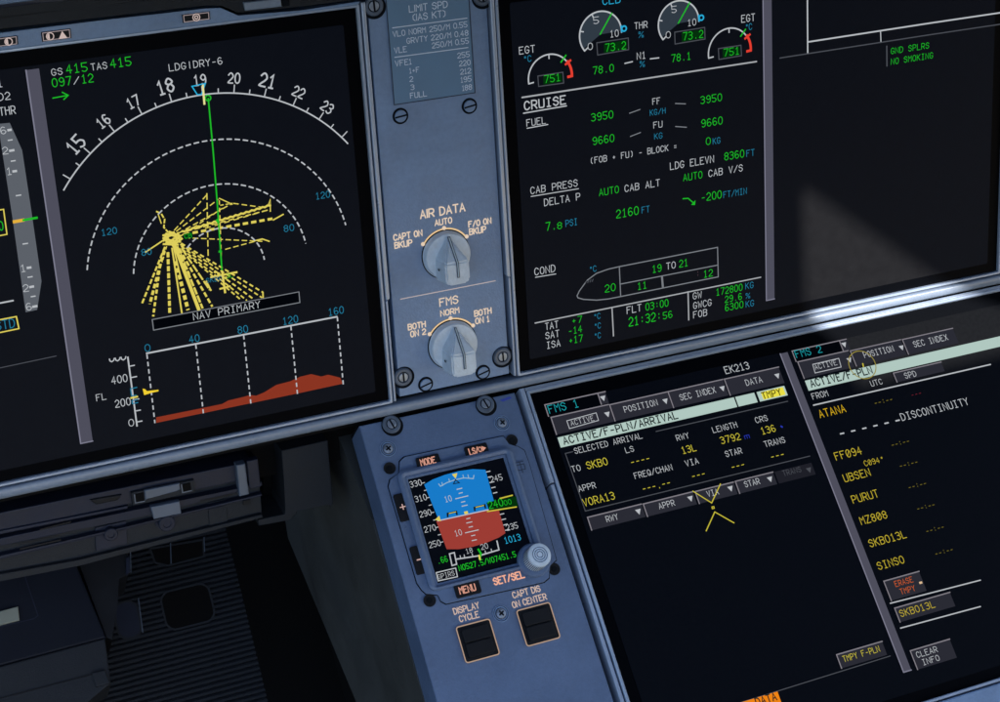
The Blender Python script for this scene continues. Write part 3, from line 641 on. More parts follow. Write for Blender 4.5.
LN(t, LO, [(770, 693.6), (889.8, 656.2)], .9, WDD, 'frame_line')
LN(t, LO, [(640, 734), (770, 693.6)], .9, WDD, 'frame_line')
oq = [LO.uv(735, 704.2), LO.uv(775.6, 692.2), LO.uv(779, 701), LO.uv(781.6, 708.6)]
b = bmesh.new(); face(b, rect(oq[0][0], oq[3][1], oq[1][0]+.0008, oq[1][1]), .0006); link('message_flag', b, ORB, SCR, 'orange DATA message block')
T(t, LO, 'DATA', 756.4, 706.2, 777.2, 8, HDT, 'status_text', th=.17, w=.0010)
# second flight plan page
button((791.6, 351.3), (838.6, 341.4), (842.4, 351.6), (795.4, 362), 'FMS 2', (796.2, 358.4, 822.2), 7.4, TEAL, fill=BLK)
button((839, 341), (846, 339.6), (849.6, 350.2), (842.6, 351.6), '', None, tr=(843.6, 345.4))
button((797.4, 362.4), (848, 351), (854, 367.6), (803.4, 379), 'ACTIVE', (815, 370.2, 837), 5.2, tr=(848.8, 360.7), boxed=[(812, 365), (838, 359), (840.4, 367.6), (814.4, 373.6)])
button((850.4, 350.6), (901, 340.5), (905.7, 355), (854.9, 367), 'POSITION', (864.2, 358.4, 894), 6, tr=(901, 348.4))
button((902.6, 339.4), (953, 329), (957.8, 343.6), (906.8, 355), 'SEC INDEX', (914, 347.9, 948, ), 6)
h21 = LO.uv(805.1, 380.9)[1]; h20 = LO.uv(807.9, 391.2)[1]
strip((806.4, 386), (1010, 343), h21, h20, HDR, .0004, 'header_bar')
T(t, LO, 'ACTIVE/F-PLN', 811, 387.8, 873, 7.4, HDT, 'page_title', th=.175, w=.0009)
button((892.9, 373.6), (941, 362.4), (944, 371.6), (896.2, 382.6), 'SPD', (905, 379.2, 916.4), 5.8)
T(t, LO, 'FROM', 812.7, 399.8, 828.4, 6, W_); T(t, LO, 'UTC', 871.2, 386.8, 882.6, 5.6, W_)
LN(t, LO, [(813, 405.6), (927.4, 379.2), (990, 364.8)], 1.2, W_, 'separator_line')
for s, x, y, x1, h in (('ATANA', 820, 418.2, 846.2, 7.8), ('FF@94', 836, 460.6, 862.6, 7.8), ('UBSEN', 844.6, 482.4, 871.2, 7.8), ('PURUT', 853, 503.7, 879.2, 7.8), ('MZ8@8', 861.2, 525, 888, 7.8), ('SKBO13L', 870, 547.6, 907.4, 7.8), ('SINSO', 878.4, 570.2, 905.2, 7.8)):
    T(t, LO, s, x, y, x1, h, YD if s != 'ATANA' else em('amber_pixels', 214, 172, 30), 'waypoint')
T(t, LO, 'C@94d', 864.8, 466.6, 884, 5.6, YD, 'waypoint')
for i, (x, y) in enumerate(((874.9, 406.4), (891.9, 448.2), (900.2, 469.2), (908.9, 490.6), (917.4, 512), (926.6, 534.4), (935.6, 557))):
    T(t, LO, '--:--', x, y, x+18.4, 6, DY, 'time_field')
T(t, LO, '---', 911.7, 398, 922, 5.6, MAG, 'speed_field')
for i in range(6): LN(t, LO, [(840+i*11.1, 434.2-i*2.6), (843.4+i*11.1, 433.4-i*2.6)], 1.3, W_, 'gap_dash')
T(t, LO, 'DISCONTINUITY', 902, 421, 970, 7.4, W_, 'route_note')
button((883.5, 581.2), (919.2, 571.8), (925.8, 591.4), (890.2, 601), 'ERASE', (895.2, 587.2, 913.4), 5.8, ORG)
T(t, LO, 'TMPY', 900.6, 595, 915.6, 5.8, ORG, w=.0009); LN(t, LO, [(919, 583.4), (920.6, 583)], 2, em('pale_orange_pixels', 225, 190, 150), 'mark', w=.001)
LN(t, LO, [(889.8, 603.6), (927.4, 594), (980, 580.4)], 1.1, W_, 'separator_line'); LN(t, LO, [(900, 628.4), (927.4, 621), (980, 606.8)], 1.1, W_, 'separator_line')
button((893.9, 608), (950, 593), (955, 607.6), (898.9, 621.4), 'SKBO13L', (900.4, 617.4, 936), 7, YD)
button((910, 650.6), (950, 639.6), (956, 658.6), (916.2, 669.6), 'CLEAR', (916.8, 658.2, 938), 6)
T(t, LO, 'INFO', 922.6, 665.6, 940, 6, W_, w=.0009)
cc = LO.uv(861.3, 365.6); LU(t, [(cc[0]+.0082*math.cos(i*math.pi/24), cc[1]+.0082*math.sin(i*math.pi/24)) for i in range(48)], 1.0*PXM, em('cursor_olive_pixels', 150, 138, 60), 'cursor', closed=True, w=.0012)
LN(t, LO, [(861.8, 364.4), (862.4, 367.4)], 1.2, YT, 'cursor', w=.0012)

# ================================================================== SCREWS
def slot_screw(par, pl, x, y, ang, raised, r=.0036, phillips=False):
    """screw as a part: washer or dark ring, head, slot"""
    h = .0016 if raised else .0003
    u, v = pl.uv(x, y, h); bm = bmesh.new()
    if raised:
        wb = bmesh.new(); lathe(wb, u+.0004, v-.0006, [(r*1.5, .0001), (r*1.5, .00025), (.0001, .00025)], 32)  # dark disc set off-centre, paints the screw's shadow on the plate
        lathe(bm, u, v, [(r*1.25, -.002), (r*1.25, h*.5), (r*1.1, h), (r*.78, h), (r*.72, h*.6), (0.0001, h*.6)], 32); s = link('screw', bm, WASHER, par, smooth=False)
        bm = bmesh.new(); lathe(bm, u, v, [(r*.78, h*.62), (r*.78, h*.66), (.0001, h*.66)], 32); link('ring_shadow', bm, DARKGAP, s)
        bm = bmesh.new(); lathe(bm, u, v, [(r*.62, h*.5), (r*.62, h*.95), (r*.55, h*1.05), (.0001, h*1.08)], 32); link('screw_head', bm, STEEL, s); hh = h*1.1; rr = r*.62
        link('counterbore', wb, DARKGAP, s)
    elif phillips:
        lathe(bm, u, v, [(r*1.25, -.001), (r*1.22, .0004), (r*1.02, .0004), (r*.98, .0001), (r*.80, .0001), (.0001, .0001)], 32); s = link('screw', bm, PAINT, par); q_ = bmesh.new(); ribbon(q_, [(u+r*1.08*math.cos(i*.2618), v+r*1.08*math.sin(i*.2618)) for i in range(24)], r*.1, .00045, True); ribbon(q_, [(u+r*.78*math.cos(i*.2618), v+r*.78*math.sin(i*.2618)) for i in range(24)], r*.12, .0002, True); link('screw_ring', q_, INKD, s)
        bm = bmesh.new(); lathe(bm, u, v, [(r*.75, .0001), (r*.7, .0009), (r*.4, .0012), (.0001, .0012)], 32); link('screw_head', bm, STEEL, s); hh = .00125; rr = r*.42
    else:
        lathe(bm, u, v, [(r*1.12, -.001), (r*1.12, .00035), (.0001, .00035)], 32); s = link('screw', bm, DARKGAP, par)
        bm = bmesh.new(); lathe(bm, u, v, [(r*.84, 0), (r*.84, .0008), (r*.76, .0011), (.0001, .0011)], 32); link('screw_head', bm, PAINT, s); hh = .0012; rr = r*.84
    for k in ((0, 90) if phillips else (0,)):
        a = R(ang+k); bm = bmesh.new(); d = (math.cos(a)*rr, math.sin(a)*rr)
        ribbon(bm, [(u-d[0]*.9, v-d[1]*.9), (u+d[0]*.9, v+d[1]*.9)], r*.24, hh+k*1e-6); link('slot', bm, DARKGAP, s)
    return s

# ================================================================== CENTRE SWITCH STRIP
SP = thing('switch_panel', 'narrow blue-grey panel with two selector knobs and a speed limit placard between the screens', 'panel', U, -.027, 0, 0)
bm = bmesh.new(); pu0, pu1 = U.uv(368.2, 14)[0], U.uv(486.6, 5)[0]
prism(bm, rect(pu0, -.0136, pu1, .1950), -.012, 0, .0003); link('face_plate', bm, PAINT, SP)
bm = bmesh.new(); prism(bm, rect(pu0-.006, -.020, pu1+.006, .25), -.016, -.0105); link('back_plate', bm, DARKGAP, SP)
bm = bmesh.new(); prism(bm, rect(pu0, .1968, pu1, .25), -.010, .0, .0003); link('upper_plate', bm, PAINT, SP)
# placard
a = U.uv(386, 3); c = U.uv(473.9, 93.2); c2 = U.uv(393.4, 104)
pr0, pr1, pv0, pv1 = U.uv(390, 55)[0], U.uv(471.8, 50)[0], (c[1]+c2[1])/2, .1925
bm = bmesh.new(); prism(bm, rect(pr0, pv0, pr1, pv1), 0, .0005); PLC = link('placard', bm, PLATEM, SP, 'blue speed limit placard')
bm = bmesh.new(); ribbon(bm, rect(pr0, pv0, pr1, pv1), .0005, .0006, True); link('placard_border', bm, INKD, PLC)
for s, x, y, x1, h in (('LIMIT SPD', 408.9, 12, 446.8, 6.6), ('(IAS KT)', 412.8, 20.6, 444.6, 6.6), ('VLO NORM 250/M 0.55', 392.6, 36.6, 466.4, 5.4), ('GRVTY 220/M 0.48', 406.5, 43.4, 467.4, 5.4), ('VLE', 394.2, 53, 406.2, 5.4),
                       ('250/M 0.55', 431.8, 48, 468, 5.4), ('VFE1', 395, 66, 410.8, 5.4), ('255', 457.1, 58, 469, 5.2), ('1+F', 409.3, 73, 418.7, 5), ('220', 458.9, 66, 469.8, 5.2), ('2', 409.3, 81.4, 412.6, 5), ('212', 460, 74.2, 470.3, 5.2),
                       ('3', 410.5, 89.6, 413.8, 5), ('195', 460.6, 82.2, 470.8, 5.2), ('FULL', 410, 98, 426.2, 5.2), ('188', 462.1, 90.4, 471.2, 5.2)):
    T(PLC, U, s, x, y, x1, h, WHITEINK, 'placard_text', th=.13, prop=True, w=.0007)
LN(PLC, U, [(392, 27.6), (466.4, 17.8)], .9, WHITEINK, 'placard_line', w=.0007); LN(PLC, U, [(394.2, 57), (467.4, 47.2)], .9, WHITEINK, 'placard_line', w=.0007)
for s, x, y, x1, h, th in (('AIR DATA', 420.4, 218.4, 464.6, 8, .17), ('AUTO', 434.9, 225.5, 451.6, 5.6, .2), ('F/O ON', 468.6, 227, 490.8, 5.6, .205), ('BKUP', 469.4, 234.6, 485.6, 5.8, .2), ('CAPT ON', 393.7, 240.4, 421.8, 5.8, .205), ('BKUP', 394.8, 248.2, 411.8, 5.8, .2),
                           ('FMS', 439.8, 306.2, 457.8, 7.6, .15), ('NORM', 440.6, 316, 458.8, 5.4, .2), ('BOTH', 474.5, 316.2, 491, 5.6, .2), ('ON 1', 475.5, 323.8, 488.8, 5.6, .2), ('BOTH', 408.2, 329.8, 425.2, 5.6, .2), ('ON 2', 410.6, 336.8, 425.6, 5.6, .205)):
    T(SP, U, s, x, y, x1, h, LITM, 'lettering', th=th, prop=True, w=.0003)
LN(SP, U, [(400.2, 299), (495, 280.6)], .8, em('lit_line', 190, 175, 170), 'engraved_line', w=.0003)
def knob(lab, arcpts):
    """selector knob: round skirt, raised blade grip with a white pointer line"""
    cu, cv, r = solve_circle(U, arcpts)
    a0 = math.degrees(math.atan2(U.uv(*arcpts[0])[0]-cu, U.uv(*arcpts[0])[1]-cv)); a1 = math.degrees(math.atan2(U.uv(*arcpts[2])[0]-cu, U.uv(*arcpts[2])[1]-cv))
    bm = bmesh.new(); ribbon(bm, arc(cu, cv, r, a0, a1, 30), .00075, .0004); link('position_arc', bm, em('lit_amber', 236, 200, 150), SP)
    bm = bmesh.new()
    for a_ in (a0, (a0+a1)/2, a1): lathe(bm, cu+r*1.03*math.sin(R(a_)), cv+r*1.03*math.cos(R(a_)), [(.00105, .0002), (.00105, .00055), (.0001, .00055)], 10)
    link('position_dot', bm, LITM, SP)
    rs = r*.905
    bm = bmesh.new(); lathe(bm, cu, cv, [(rs*1.06, .0001), (rs*1.06, .0003), (.0001, .0003)], 48); link('knob_shade', bm, DARKGAP, SP)  # dark ring paints the soft shade round the knob's foot
    bm = bmesh.new(); lathe(bm, cu, cv, [(rs*1.02, .0002), (rs*1.02, .0010), (rs, .0012), (rs*.985, .0036), (rs*.95, .0044), (rs*.55, .0052), (.0001, .0052)], 56)
    k = link('selector_knob', bm, KNOB, SP, lab)
    # blade: tip low, widening and rising to a flat-topped grip that runs past the centre
    hw = rs*.60; H = .0165; bm = bmesh.new()
    lo = [(0, rs*.93), (hw*.62, rs*.42), (hw*1.02, rs*.02), (hw*1.02, -rs*.86), (hw*.78, -rs*1.0), (-hw*.78, -rs*1.0), (-hw*1.02, -rs*.86), (-hw*1.02, rs*.02), (-hw*.62, rs*.42)]
    hi = [(0, rs*.90), (hw*.42, rs*.44), (hw*.86, rs*.02), (hw*.86, -rs*.78), (hw*.62, -rs*.92), (-hw*.62, -rs*.92), (-hw*.86, -rs*.78), (-hw*.86, rs*.02), (-hw*.42, rs*.44)]
    def hh(v):
        f = min(1, max(0, (rs*.92-v)/(rs*.92))); return .0056+(H-.0056)*(f**.9)
    A = [bm.verts.new((cu+p[0], cv+p[1], .0042)) for p in lo]; B = [bm.verts.new((cu+p[0], cv+p[1], hh(p[1]))) for p in hi]; n = len(lo)
    for i in range(n): bm.faces.new((A[(i+1) % n], A[i], B[i], B[(i+1) % n]))
    m1 = bm.verts.new((cu, cv, H)); m2 = bm.verts.new((cu, cv-rs*.92, H))
    # top: split along the ridge
    bm.faces.new((B[0], m1, B[2], B[1])); bm.faces.new((B[0], B[8], B[7], m1)); bm.faces.new((m1, m2, B[4], B[3], B[2])); bm.faces.new((m1, B[7], B[6], B[5], m2))
    # keep the ridge line in the end wall
    e = [f for f in bm.faces if B[4] in f.verts and B[5] in f.verts and A[4] in f.verts]
    bmesh.ops.delete(bm, geom=e, context='FACES_ONLY'); bm.faces.new((A[5], A[4], B[4], m2, B[5]))
    bmesh.ops.recalc_face_normals(bm, faces=bm.faces)
    bmesh.ops.bevel(bm, geom=[e for e in bm.edges if len(e.link_faces) == 2 and e.calc_face_angle(0) > .5], offset=.0008, segments=2, affect='EDGES')
    link('grip', bm, KNOB, k)
    bm = bmesh.new()
    def line3(pts, wd):
        L = [bm.verts.new((cu+p[0]-wd/2, cv+p[1], p[2])) for p in pts]; Q = [bm.verts.new((cu+p[0]+wd/2, cv+p[1], p[2])) for p in pts]
        for i in range(len(pts)-1): bm.faces.new((L[i], Q[i], Q[i+1], L[i+1]))
    line3([(0, rs*.90, hh(rs*.90)+.0004), (0, 0, H+.0003), (0, -rs*.62, H+.0003)], .0014); ln = link('pointer_line', bm, INKD, k)
    bm = bmesh.new()
    line3([(0, rs*.88, hh(rs*.88)+.0006), (0, 0, H+.0005), (0, -rs*.59, H+.0005)], .0006); link('pointer_line', bm, em('pointer_white', 112, 128, 142), k)
    bm = bmesh.new(); g = bmesh.ops.create_circle(bm, cap_ends=True, radius=.0007, segments=12)
    for v in bm.verts:
        x_, y_ = v.co.x, v.co.y; v.co = Vector((cu-hw*1.03, cv-rs*.35+x_, .0095+y_*1.6))
    link('grub_screw', bm, DARKGAP, k)
    return k
knob('AIR DATA selector knob', [(423.4, 244.2), (443.8, 228.6), (465.8, 236.8)])
knob('FMS selector knob', [(430, 334.2), (450, 318.8), (472.2, 325.8)])
slot_screw(SP, U, 400.5, 116, 6, False); slot_screw(SP, U, 469.5, 106, 8, False); slot_screw(SP, U, 425.7, 384.4, 14, False); slot_screw(SP, U, 483, 372.3, 14, False)
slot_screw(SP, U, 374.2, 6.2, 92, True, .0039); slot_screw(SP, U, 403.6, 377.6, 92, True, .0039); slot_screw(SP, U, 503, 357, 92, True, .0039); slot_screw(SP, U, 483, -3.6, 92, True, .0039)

# ================================================================== RAIL under the main screens
RL = thing('cover_rail', 'long rounded blue-grey rail running under both upper screens, sunlit at its right end', 'rail', U, 0, -.0168, 0)
def extr(par, prof, u0, u1, mat, name):
    bm = bmesh.new(); n = len(prof); seg = 12
    V = [[bm.verts.new((u0+(u1-u0)*k/seg, p[0], p[1])) for p in prof] for k in range(seg+1)]
    for a, b_ in zip(V, V[1:]):
        for i in range(n): bm.faces.new((a[i], a[(i+1) % n], b_[(i+1) % n], b_[i]))
    bm.faces.new(V[0]); bm.faces.new(V[-1][::-1]); bmesh.ops.recalc_face_normals(bm, faces=bm.faces)
    o = link(name, bm, mat, par); return o
def roll(vc, wc, rv, rw, n=18): return [(vc+rv*math.sin(i*2*math.pi/n), wc+rw*math.cos(i*2*math.pi/n)) for i in range(n)]
ROLLV = -.0205
prof = [(-.0165, -.012), (-.0165, .0012), (-.0167, .0019), (-.0172, .0024), (-.0180, .0027), (-.0192, .0027), (-.0203, .0024), (-.0213, .0017), (-.0221, .0007), (-.0226, -.0008), (-.0227, -.012)]
o = extr(RL, prof, -.42, .46, RAILM, 'rail_body')
for p in o.data.polygons: p.use_smooth = True
b = bmesh.new(); prism(b, rect(-.42, -.0262, .46, -.0150), -.02, -.0050); link('rail_mount', b, WELL, RL)
# ================================================================== CENTRE PEDESTAL: standby instrument plate
PD = thing('centre_pedestal', 'sloping blue-grey centre pedestal with two square push switches and a charcoal side', 'panel', LO, -.035, -.1, 0)
q0 = -.0792; q1 = LO.uv(516, 392)[0]-.0008; vt = LO.uv(356.5, 426)[1]-.0003
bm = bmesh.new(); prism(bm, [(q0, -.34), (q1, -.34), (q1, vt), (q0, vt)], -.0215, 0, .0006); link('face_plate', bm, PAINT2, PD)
bm = bmesh.new(); prism(bm, rect(q0+.002, -.34, q1+.012, vt+.004), -.03, -.012); link('back_plate', bm, DARKGAP, PD)
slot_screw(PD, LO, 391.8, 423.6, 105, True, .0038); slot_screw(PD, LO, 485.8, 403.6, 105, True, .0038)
for x, y in ((388, 448.7), (502, 422.9), (501, 613.6)): slot_screw(PD, LO, x, y, 30, False, .0034, phillips=True)
for x, y in ((389.5, 468.5), (511.6, 440.6), (429.5, 600.7), (553.9, 569.3)):
    u, v = LO.uv(x, y); bm = bmesh.new(); lathe(bm, u, v, [(.0031, .0001), (.0031, .0007), (.0024, .0006), (.0001, .0003)], 24); s = link('recessed_screw', bm, BLACKP, PD)
    bm = bmesh.new(); lathe(bm, u, v, [(.0015, .0003), (.0015, .0009), (.0001, .0009)], 6); link('hex_socket', bm, DARKGAP, s)
for s, x, y, x1 in (('DISPLAY', 454.4, 614.6, 479.8), ('CYCLE', 460.2, 622.2, 479.6), ('CAPT DIS', 513.4, 598.4, 541), ('ON CENTER', 513.2, 608.2, 547.4)):
    T(PD, LO, s, x, y, x1, 6.2, em('lit_dull_cream', 205, 180, 168), 'lettering', th=.17, prop=True, w=.0003)
def push_switch(c4, lab):
    p = [LO.uv(x, y) for x, y in c4]; u0 = (p[0][0]+p[3][0])/2; u1 = (p[1][0]+p[2][0])/2; v1 = (p[0][1]+p[1][1])/2; v0_ = (p[2][1]+p[3][1])/2
    bm = bmesh.new(); prism(bm, rect(u0, v0_, u1, v1, .0012, 3), 0, .0009, .0002); s = link('push_switch', bm, BLACKP, PD, lab)
    bm = bmesh.new(); ribbon(bm, rect(u0, v0_, u1, v1, .0012, 3), .00058, .0011, True); link('switch_outline', bm, em('lit_outline_cream', 172, 146, 128), s)
    m = .0019; vm = (v0_+v1)/2
    for a, b_ in ((v0_+m, vm-.0003), (vm+.0003, v1-m)):
        bm = bmesh.new(); prism(bm, rect(u0+m, a, u1-m, b_, .0006, 2), .0009, .0022, .0004); link('switch_cap', bm, BLACKP, s)
push_switch([(455.4, 627.7), (488.8, 619.6), (499.2, 654.2), (465.7, 663.9)], 'DISPLAY CYCLE push switch'); push_switch([(516.5, 610.4), (549.5, 603.4), (559.2, 638), (525.7, 647.3)], 'CAPT DIS ON CENTER push switch')
PG(PD, LO, [(499.5, 400.2), (509.5, 396.6), (512, 398.2), (503, 401.8)], BLUEINK, 'ink_mark', w=.0002)

# standby instrument
SI = thing('standby_instrument', 'small square screen with a blue sky half over a brown ground half on the pedestal', 'instrument', LO, -.036, -.1, 0)
ol = [(388.4, 487), (390, 480), (399, 474), (399.5, 462), (404, 457.4), (503, 436.4), (508, 445), (517.6, 447), (524, 451), (528.4, 463), (556, 560), (549, 566), (548.6, 578), (543.4, 582.4), (446, 604), (440.5, 601), (438, 595), (426, 594), (421.6, 590), (416.8, 583)]
pts = [LO.uv(*p) for p in ol]
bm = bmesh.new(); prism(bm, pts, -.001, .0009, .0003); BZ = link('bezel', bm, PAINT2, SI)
bm = bmesh.new(); cu = sum(p[0] for p in pts)/len(pts); cv = sum(p[1] for p in pts)/len(pts)
prism(bm, [(cu+(p[0]-cu)*1.012, cv+(p[1]-cv)*1.012) for p in pts], -.0005, .00012); link('bezel_seam', bm, DARKGAP, SI)
sp = [LO.uv(*p) for p in ((407, 480), (502.8, 458.8), (437, 584))]
su0 = (sp[0][0]+sp[2][0])/2; su1 = sp[1][0]; sv1 = (sp[0][1]+sp[1][1])/2; sv0 = sp[2][1]
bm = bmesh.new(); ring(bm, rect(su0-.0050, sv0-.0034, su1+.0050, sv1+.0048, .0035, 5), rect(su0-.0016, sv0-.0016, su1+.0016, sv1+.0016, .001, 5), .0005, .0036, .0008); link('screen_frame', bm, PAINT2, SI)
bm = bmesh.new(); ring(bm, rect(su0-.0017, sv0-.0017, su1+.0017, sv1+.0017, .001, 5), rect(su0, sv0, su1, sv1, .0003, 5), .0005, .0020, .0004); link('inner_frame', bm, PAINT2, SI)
bm = bmesh.new(); face(bm, rect(su0, sv0, su1, sv1), .0011); ISC = link('screen', bm, GLASSL, SI)
def lit_key(c, wd, hh, s, vertical=False):
    u, v = LO.uv(*c, .002); bm = bmesh.new(); prism(bm, rect(u-wd/2, v-hh/2, u+wd/2, v+hh/2, .001, 3), .0005, .0019, .0004); k = link('key', bm, BLACKP, SI, 'black key marked '+s)
    bm = bmesh.new()
    if s == '+': ribbon(bm, [(u-.0013, v), (u+.0013, v)], .0005, .0021); ribbon(bm, [(u, v-.0013), (u, v+.0013)], .0005, .0022)
    elif s == '-': ribbon(bm, [(u-.0011, v), (u+.0011, v)], .0006, .0021)
    else:
        w2 = wd*.62 if s != 'LS/' else wd*.38
        text_bm(bm, s, w2, .0032, .0006, .0021, (u-wd*.34, v-.0016), 0, True)
        if s == 'LS/':
            face(bm, [(u+wd*.22, v-.0014), (u+wd*.40, v+.0002), (u+wd*.22, v+.0016)], .00215)
            ribbon(bm, [(u+wd*.13+.0009*math.cos(i), v+.0013*math.sin(i)) for i in range(6)], .0005, .0022, True)
    link('key_legend', bm, LITO if s not in '+-' else em('lit_soft', 205, 170, 165), k)
lit_key((428.6, 461.2), .0125, .0062, 'MODE'); lit_key((477, 450.2), .0125, .0062, 'LS/'); lit_key((468, 588.8), .0132, .0066, 'MENU')
lit_key((402.7, 507), .0062, .0142, '+'); lit_key((419.2, 559.6), .0062, .0142, '-')
T(SI, LO, 'SET/SEL', 494.2, 585.6, 524.6, 7, em('lit_peach', 244, 176, 150), 'lettering', th=.2, prop=True, w=.0011)
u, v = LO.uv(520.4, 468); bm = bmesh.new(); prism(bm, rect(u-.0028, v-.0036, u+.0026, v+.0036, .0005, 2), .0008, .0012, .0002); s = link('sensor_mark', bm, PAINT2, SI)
bm = bmesh.new(); ribbon(bm, rect(u-.0022, v-.0014, u+.002, v+.0014), .0004, .0014, True); ribbon(bm, [(u, v-.003), (u, v+.003)], .0004, .00143); ribbon(bm, [(u-.002, v+.0028), (u+.002, v+.0028)], .0004, .00146); link('sensor_symbol', bm, INKD, s)
# knob
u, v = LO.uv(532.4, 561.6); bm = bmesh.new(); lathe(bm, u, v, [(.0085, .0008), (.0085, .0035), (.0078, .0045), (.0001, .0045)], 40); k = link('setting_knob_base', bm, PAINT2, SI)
bm = bmesh.new(); lathe(bm, u, v, [(.0060, .0040), (.0060, .0125), (.0057, .0135), (.0046, .0138), (.0001, .0138)], 40)
for i, vtx in enumerate([v_ for v_ in bm.verts]):
    pass
link('setting_knob', bm, KNOB, k)
bm = bmesh.new()
for i in range(40):
    a_ = i*2*math.pi/40; x, y = u+.00605*math.cos(a_), v+.00605*math.sin(a_); t1 = (-math.sin(a_)*.0002, math.cos(a_)*.0002)
    q = [(x-t1[0], y-t1[1]), (x+t1[0], y+t1[1])]; va = [bm.verts.new((*q[0], .0045)), bm.verts.new((*q[1], .0045)), bm.verts.new((*q[1], .0122)), bm.verts.new((*q[0], .0122))]; bm.faces.new(va)
link('knurling', bm, RIMD, k)
bm = bmesh.new()
for rr in (.0015, .0026, .0037): ribbon(bm, [(u+rr*math.cos(i*.314), v+rr*math.sin(i*.314)) for i in range(20)], .0004, .0140, True)
link('knob_rings', bm, em('knob_ring_grey', 70, 90, 120), k)
# instrument page
t = ISC; WI = .0014
sky_pts = [(415.6, 481.8), (425, 476.6), (440, 472.4), (455, 470.4), (470, 470), (484.2, 470.8), (493.8, 505.4), (438.8, 520.2)]
erd = [(436.4, 522.6), (497, 508.4), (504.8, 535), (502, 538), (490, 543), (475, 547.4), (460, 550), (447, 550.4), (443, 548.6)]
sky_pts = [(424, 485.6), (440, 479.8), (455, 474.6), (470, 471.4), (485, 470.6), (492.6, 500.6), (436.6, 520.4)]
sky_pts = [(423.6, 485.4), (432, 480.4), (444, 475.8), (458, 472), (472, 470), (484.8, 470.6), (493.4, 502.4), (497, 508.6), (438.4, 521.6)]
erd = [(435.6, 522.2), (497.4, 508.6), (504.6, 534), (498, 538.4), (486, 543.4), (472, 547.6), (458, 550), (446, 550)]
PG(t, LO, sky_pts, SKYB, 'sky_area', w=WI); PG(t, LO, erd, ERTH, 'ground_area', w=WI+.0001)
LN(t, LO, [(437, 521.8), (497.2, 508.6)], 1.0, em('horizon_pixels', 190, 190, 200), 'horizon_line', w=WI+.0002)
for s, x, y in (('330', 410.4, 488.4), ('310', 415.4, 503), ('290', 420, 518.2), ('270', 424.6, 533.4), ('250', 429.4, 548.8)):
    T(t, LO, s, x, y, x+11.4, 6, W_, 'speed_number', w=WI)
bm = bmesh.new()
for i in range(9):
    a = LO.uv(421.4+i*2.3, 484+i*7.4)
    ribbon(bm, [a, (a[0]+.0014, a[1])], .0004, WI)
for i in range(12):
    if 5 <= i <= 6: continue
    a = LO.uv(485.6+i*1.72, 473+i*5.3)
    ribbon(bm, [a, (a[0]+.0020, a[1])], .0005, WI+.0003)
link('scale_tick', bm, W_, t)
T(t, LO, '245', 490.8, 483.2, 502.4, 6, W_, 'altitude_number', w=WI); T(t, LO, '235', 506.6, 531.4, 518, 6, W_, 'altitude_number', w=WI)
T(t, LO, '1013', 504.8, 544.4, 520.8, 6.4, CB, w=WI)
PG(t, LO, [(485.6, 503.6), (515, 497.2), (517, 507.4), (488, 511.4)], GD, 'value_field', w=WI+.0004)
T(t, LO, '240', 488.8, 510, 503, 7.6, G_, w=WI+.0006); T(t, LO, '00', 503.8, 506.6, 511, 5, G_, w=WI+.0006)
LN(t, LO, [(499, 499.6), (511.4, 496.4)], 1.3, YT, 'value_bracket', w=WI+.0005); LN(t, LO, [(486.4, 512.6), (515.4, 508)], 1.2, YT, 'value_bracket', w=WI+.0005)
PG(t, LO, [(434, 521), (438.4, 516.8), (440, 522.4)], Y_, 'speed_pointer', w=WI+.0006)
PG(t, LO, [(451, 475.6), (456.4, 474.2), (454.8, 479.8)], Y_, 'roll_pointer', w=WI+.0006)
LN(t, LO, [(452.6, 485), (454.6, 481), (458.4, 484)], 1.1, em('navy_pixels', 15, 35, 60), 'roll_triangle', closed=True, w=WI+.0006)
LN(t, LO, [(437.8, 485), (439.6, 487.4), (446, 483.8), (454, 481), (463, 479), (472.4, 479.8), (473, 476.4)], .9, em('pale_blue_pixels', 150, 180, 200), 'roll_arc', w=WI+.0005)
for x, y in ((441, 483.6), (448, 480), (462, 476.2), (467, 476)): LN(t, LO, [(x, y), (x+.8, y+3.2)], .8, em('pale_blue_pixels', 150, 180, 200), 'roll_tick', w=WI+.0005)
for x0, y0, x1, y1 in ((456, 490.6, 461, 489.4), (458, 494.6, 461.4, 493.8), (454.6, 500, 467, 497), (460.4, 503.4, 464, 502.6), (461, 507.4, 466.4, 506.2), (465.6, 520, 469, 519.2), (465.6, 524.2, 471, 523), (468, 528.4, 471.6, 527.6), (464.4, 534, 477.4, 531), (470.4, 537, 474, 536.2), (471, 541.8, 475.6, 540.8)):
    LN(t, LO, [(x0, y0), (x1, y1)], .9, W_, 'pitch_line', w=WI+.0006)
T(t, LO, '10', 444.8, 503.4, 451.4, 5.8, W_, w=WI+.0006); T(t, LO, '10', 454.8, 537.4, 461.6, 5.8, W_, w=WI+.0006)
for q in ([(446.8, 517.8), (446.6, 514.8), (455.4, 512.8), (456, 515.6)], [(473.8, 511.6), (473.4, 508.8), (483.8, 506.2), (484.4, 509)]): LN(t, LO, q, 1.8, em('wing_black_pixels', 20, 22, 20), 'wing_symbol', w=WI+.0006)
LN(t, LO, [(448, 514.8), (454.8, 513.2)], .7, Y_, 'wing_outline', w=WI+.0009); LN(t, LO, [(474.6, 508.6), (482.6, 506.8)], .7, Y_, 'wing_outline', w=WI+.0009)
LN(t, LO, [(464.2, 514), (466, 513.6)], 2.6, Y_, 'centre_dot', w=WI+.0006)
LN(t, LO, [(448.8, 554.6), (453.6, 553.4), (456, 565), (451.4, 566.4)], 1.2, W_, 'heading_box', closed=True, w=WI)
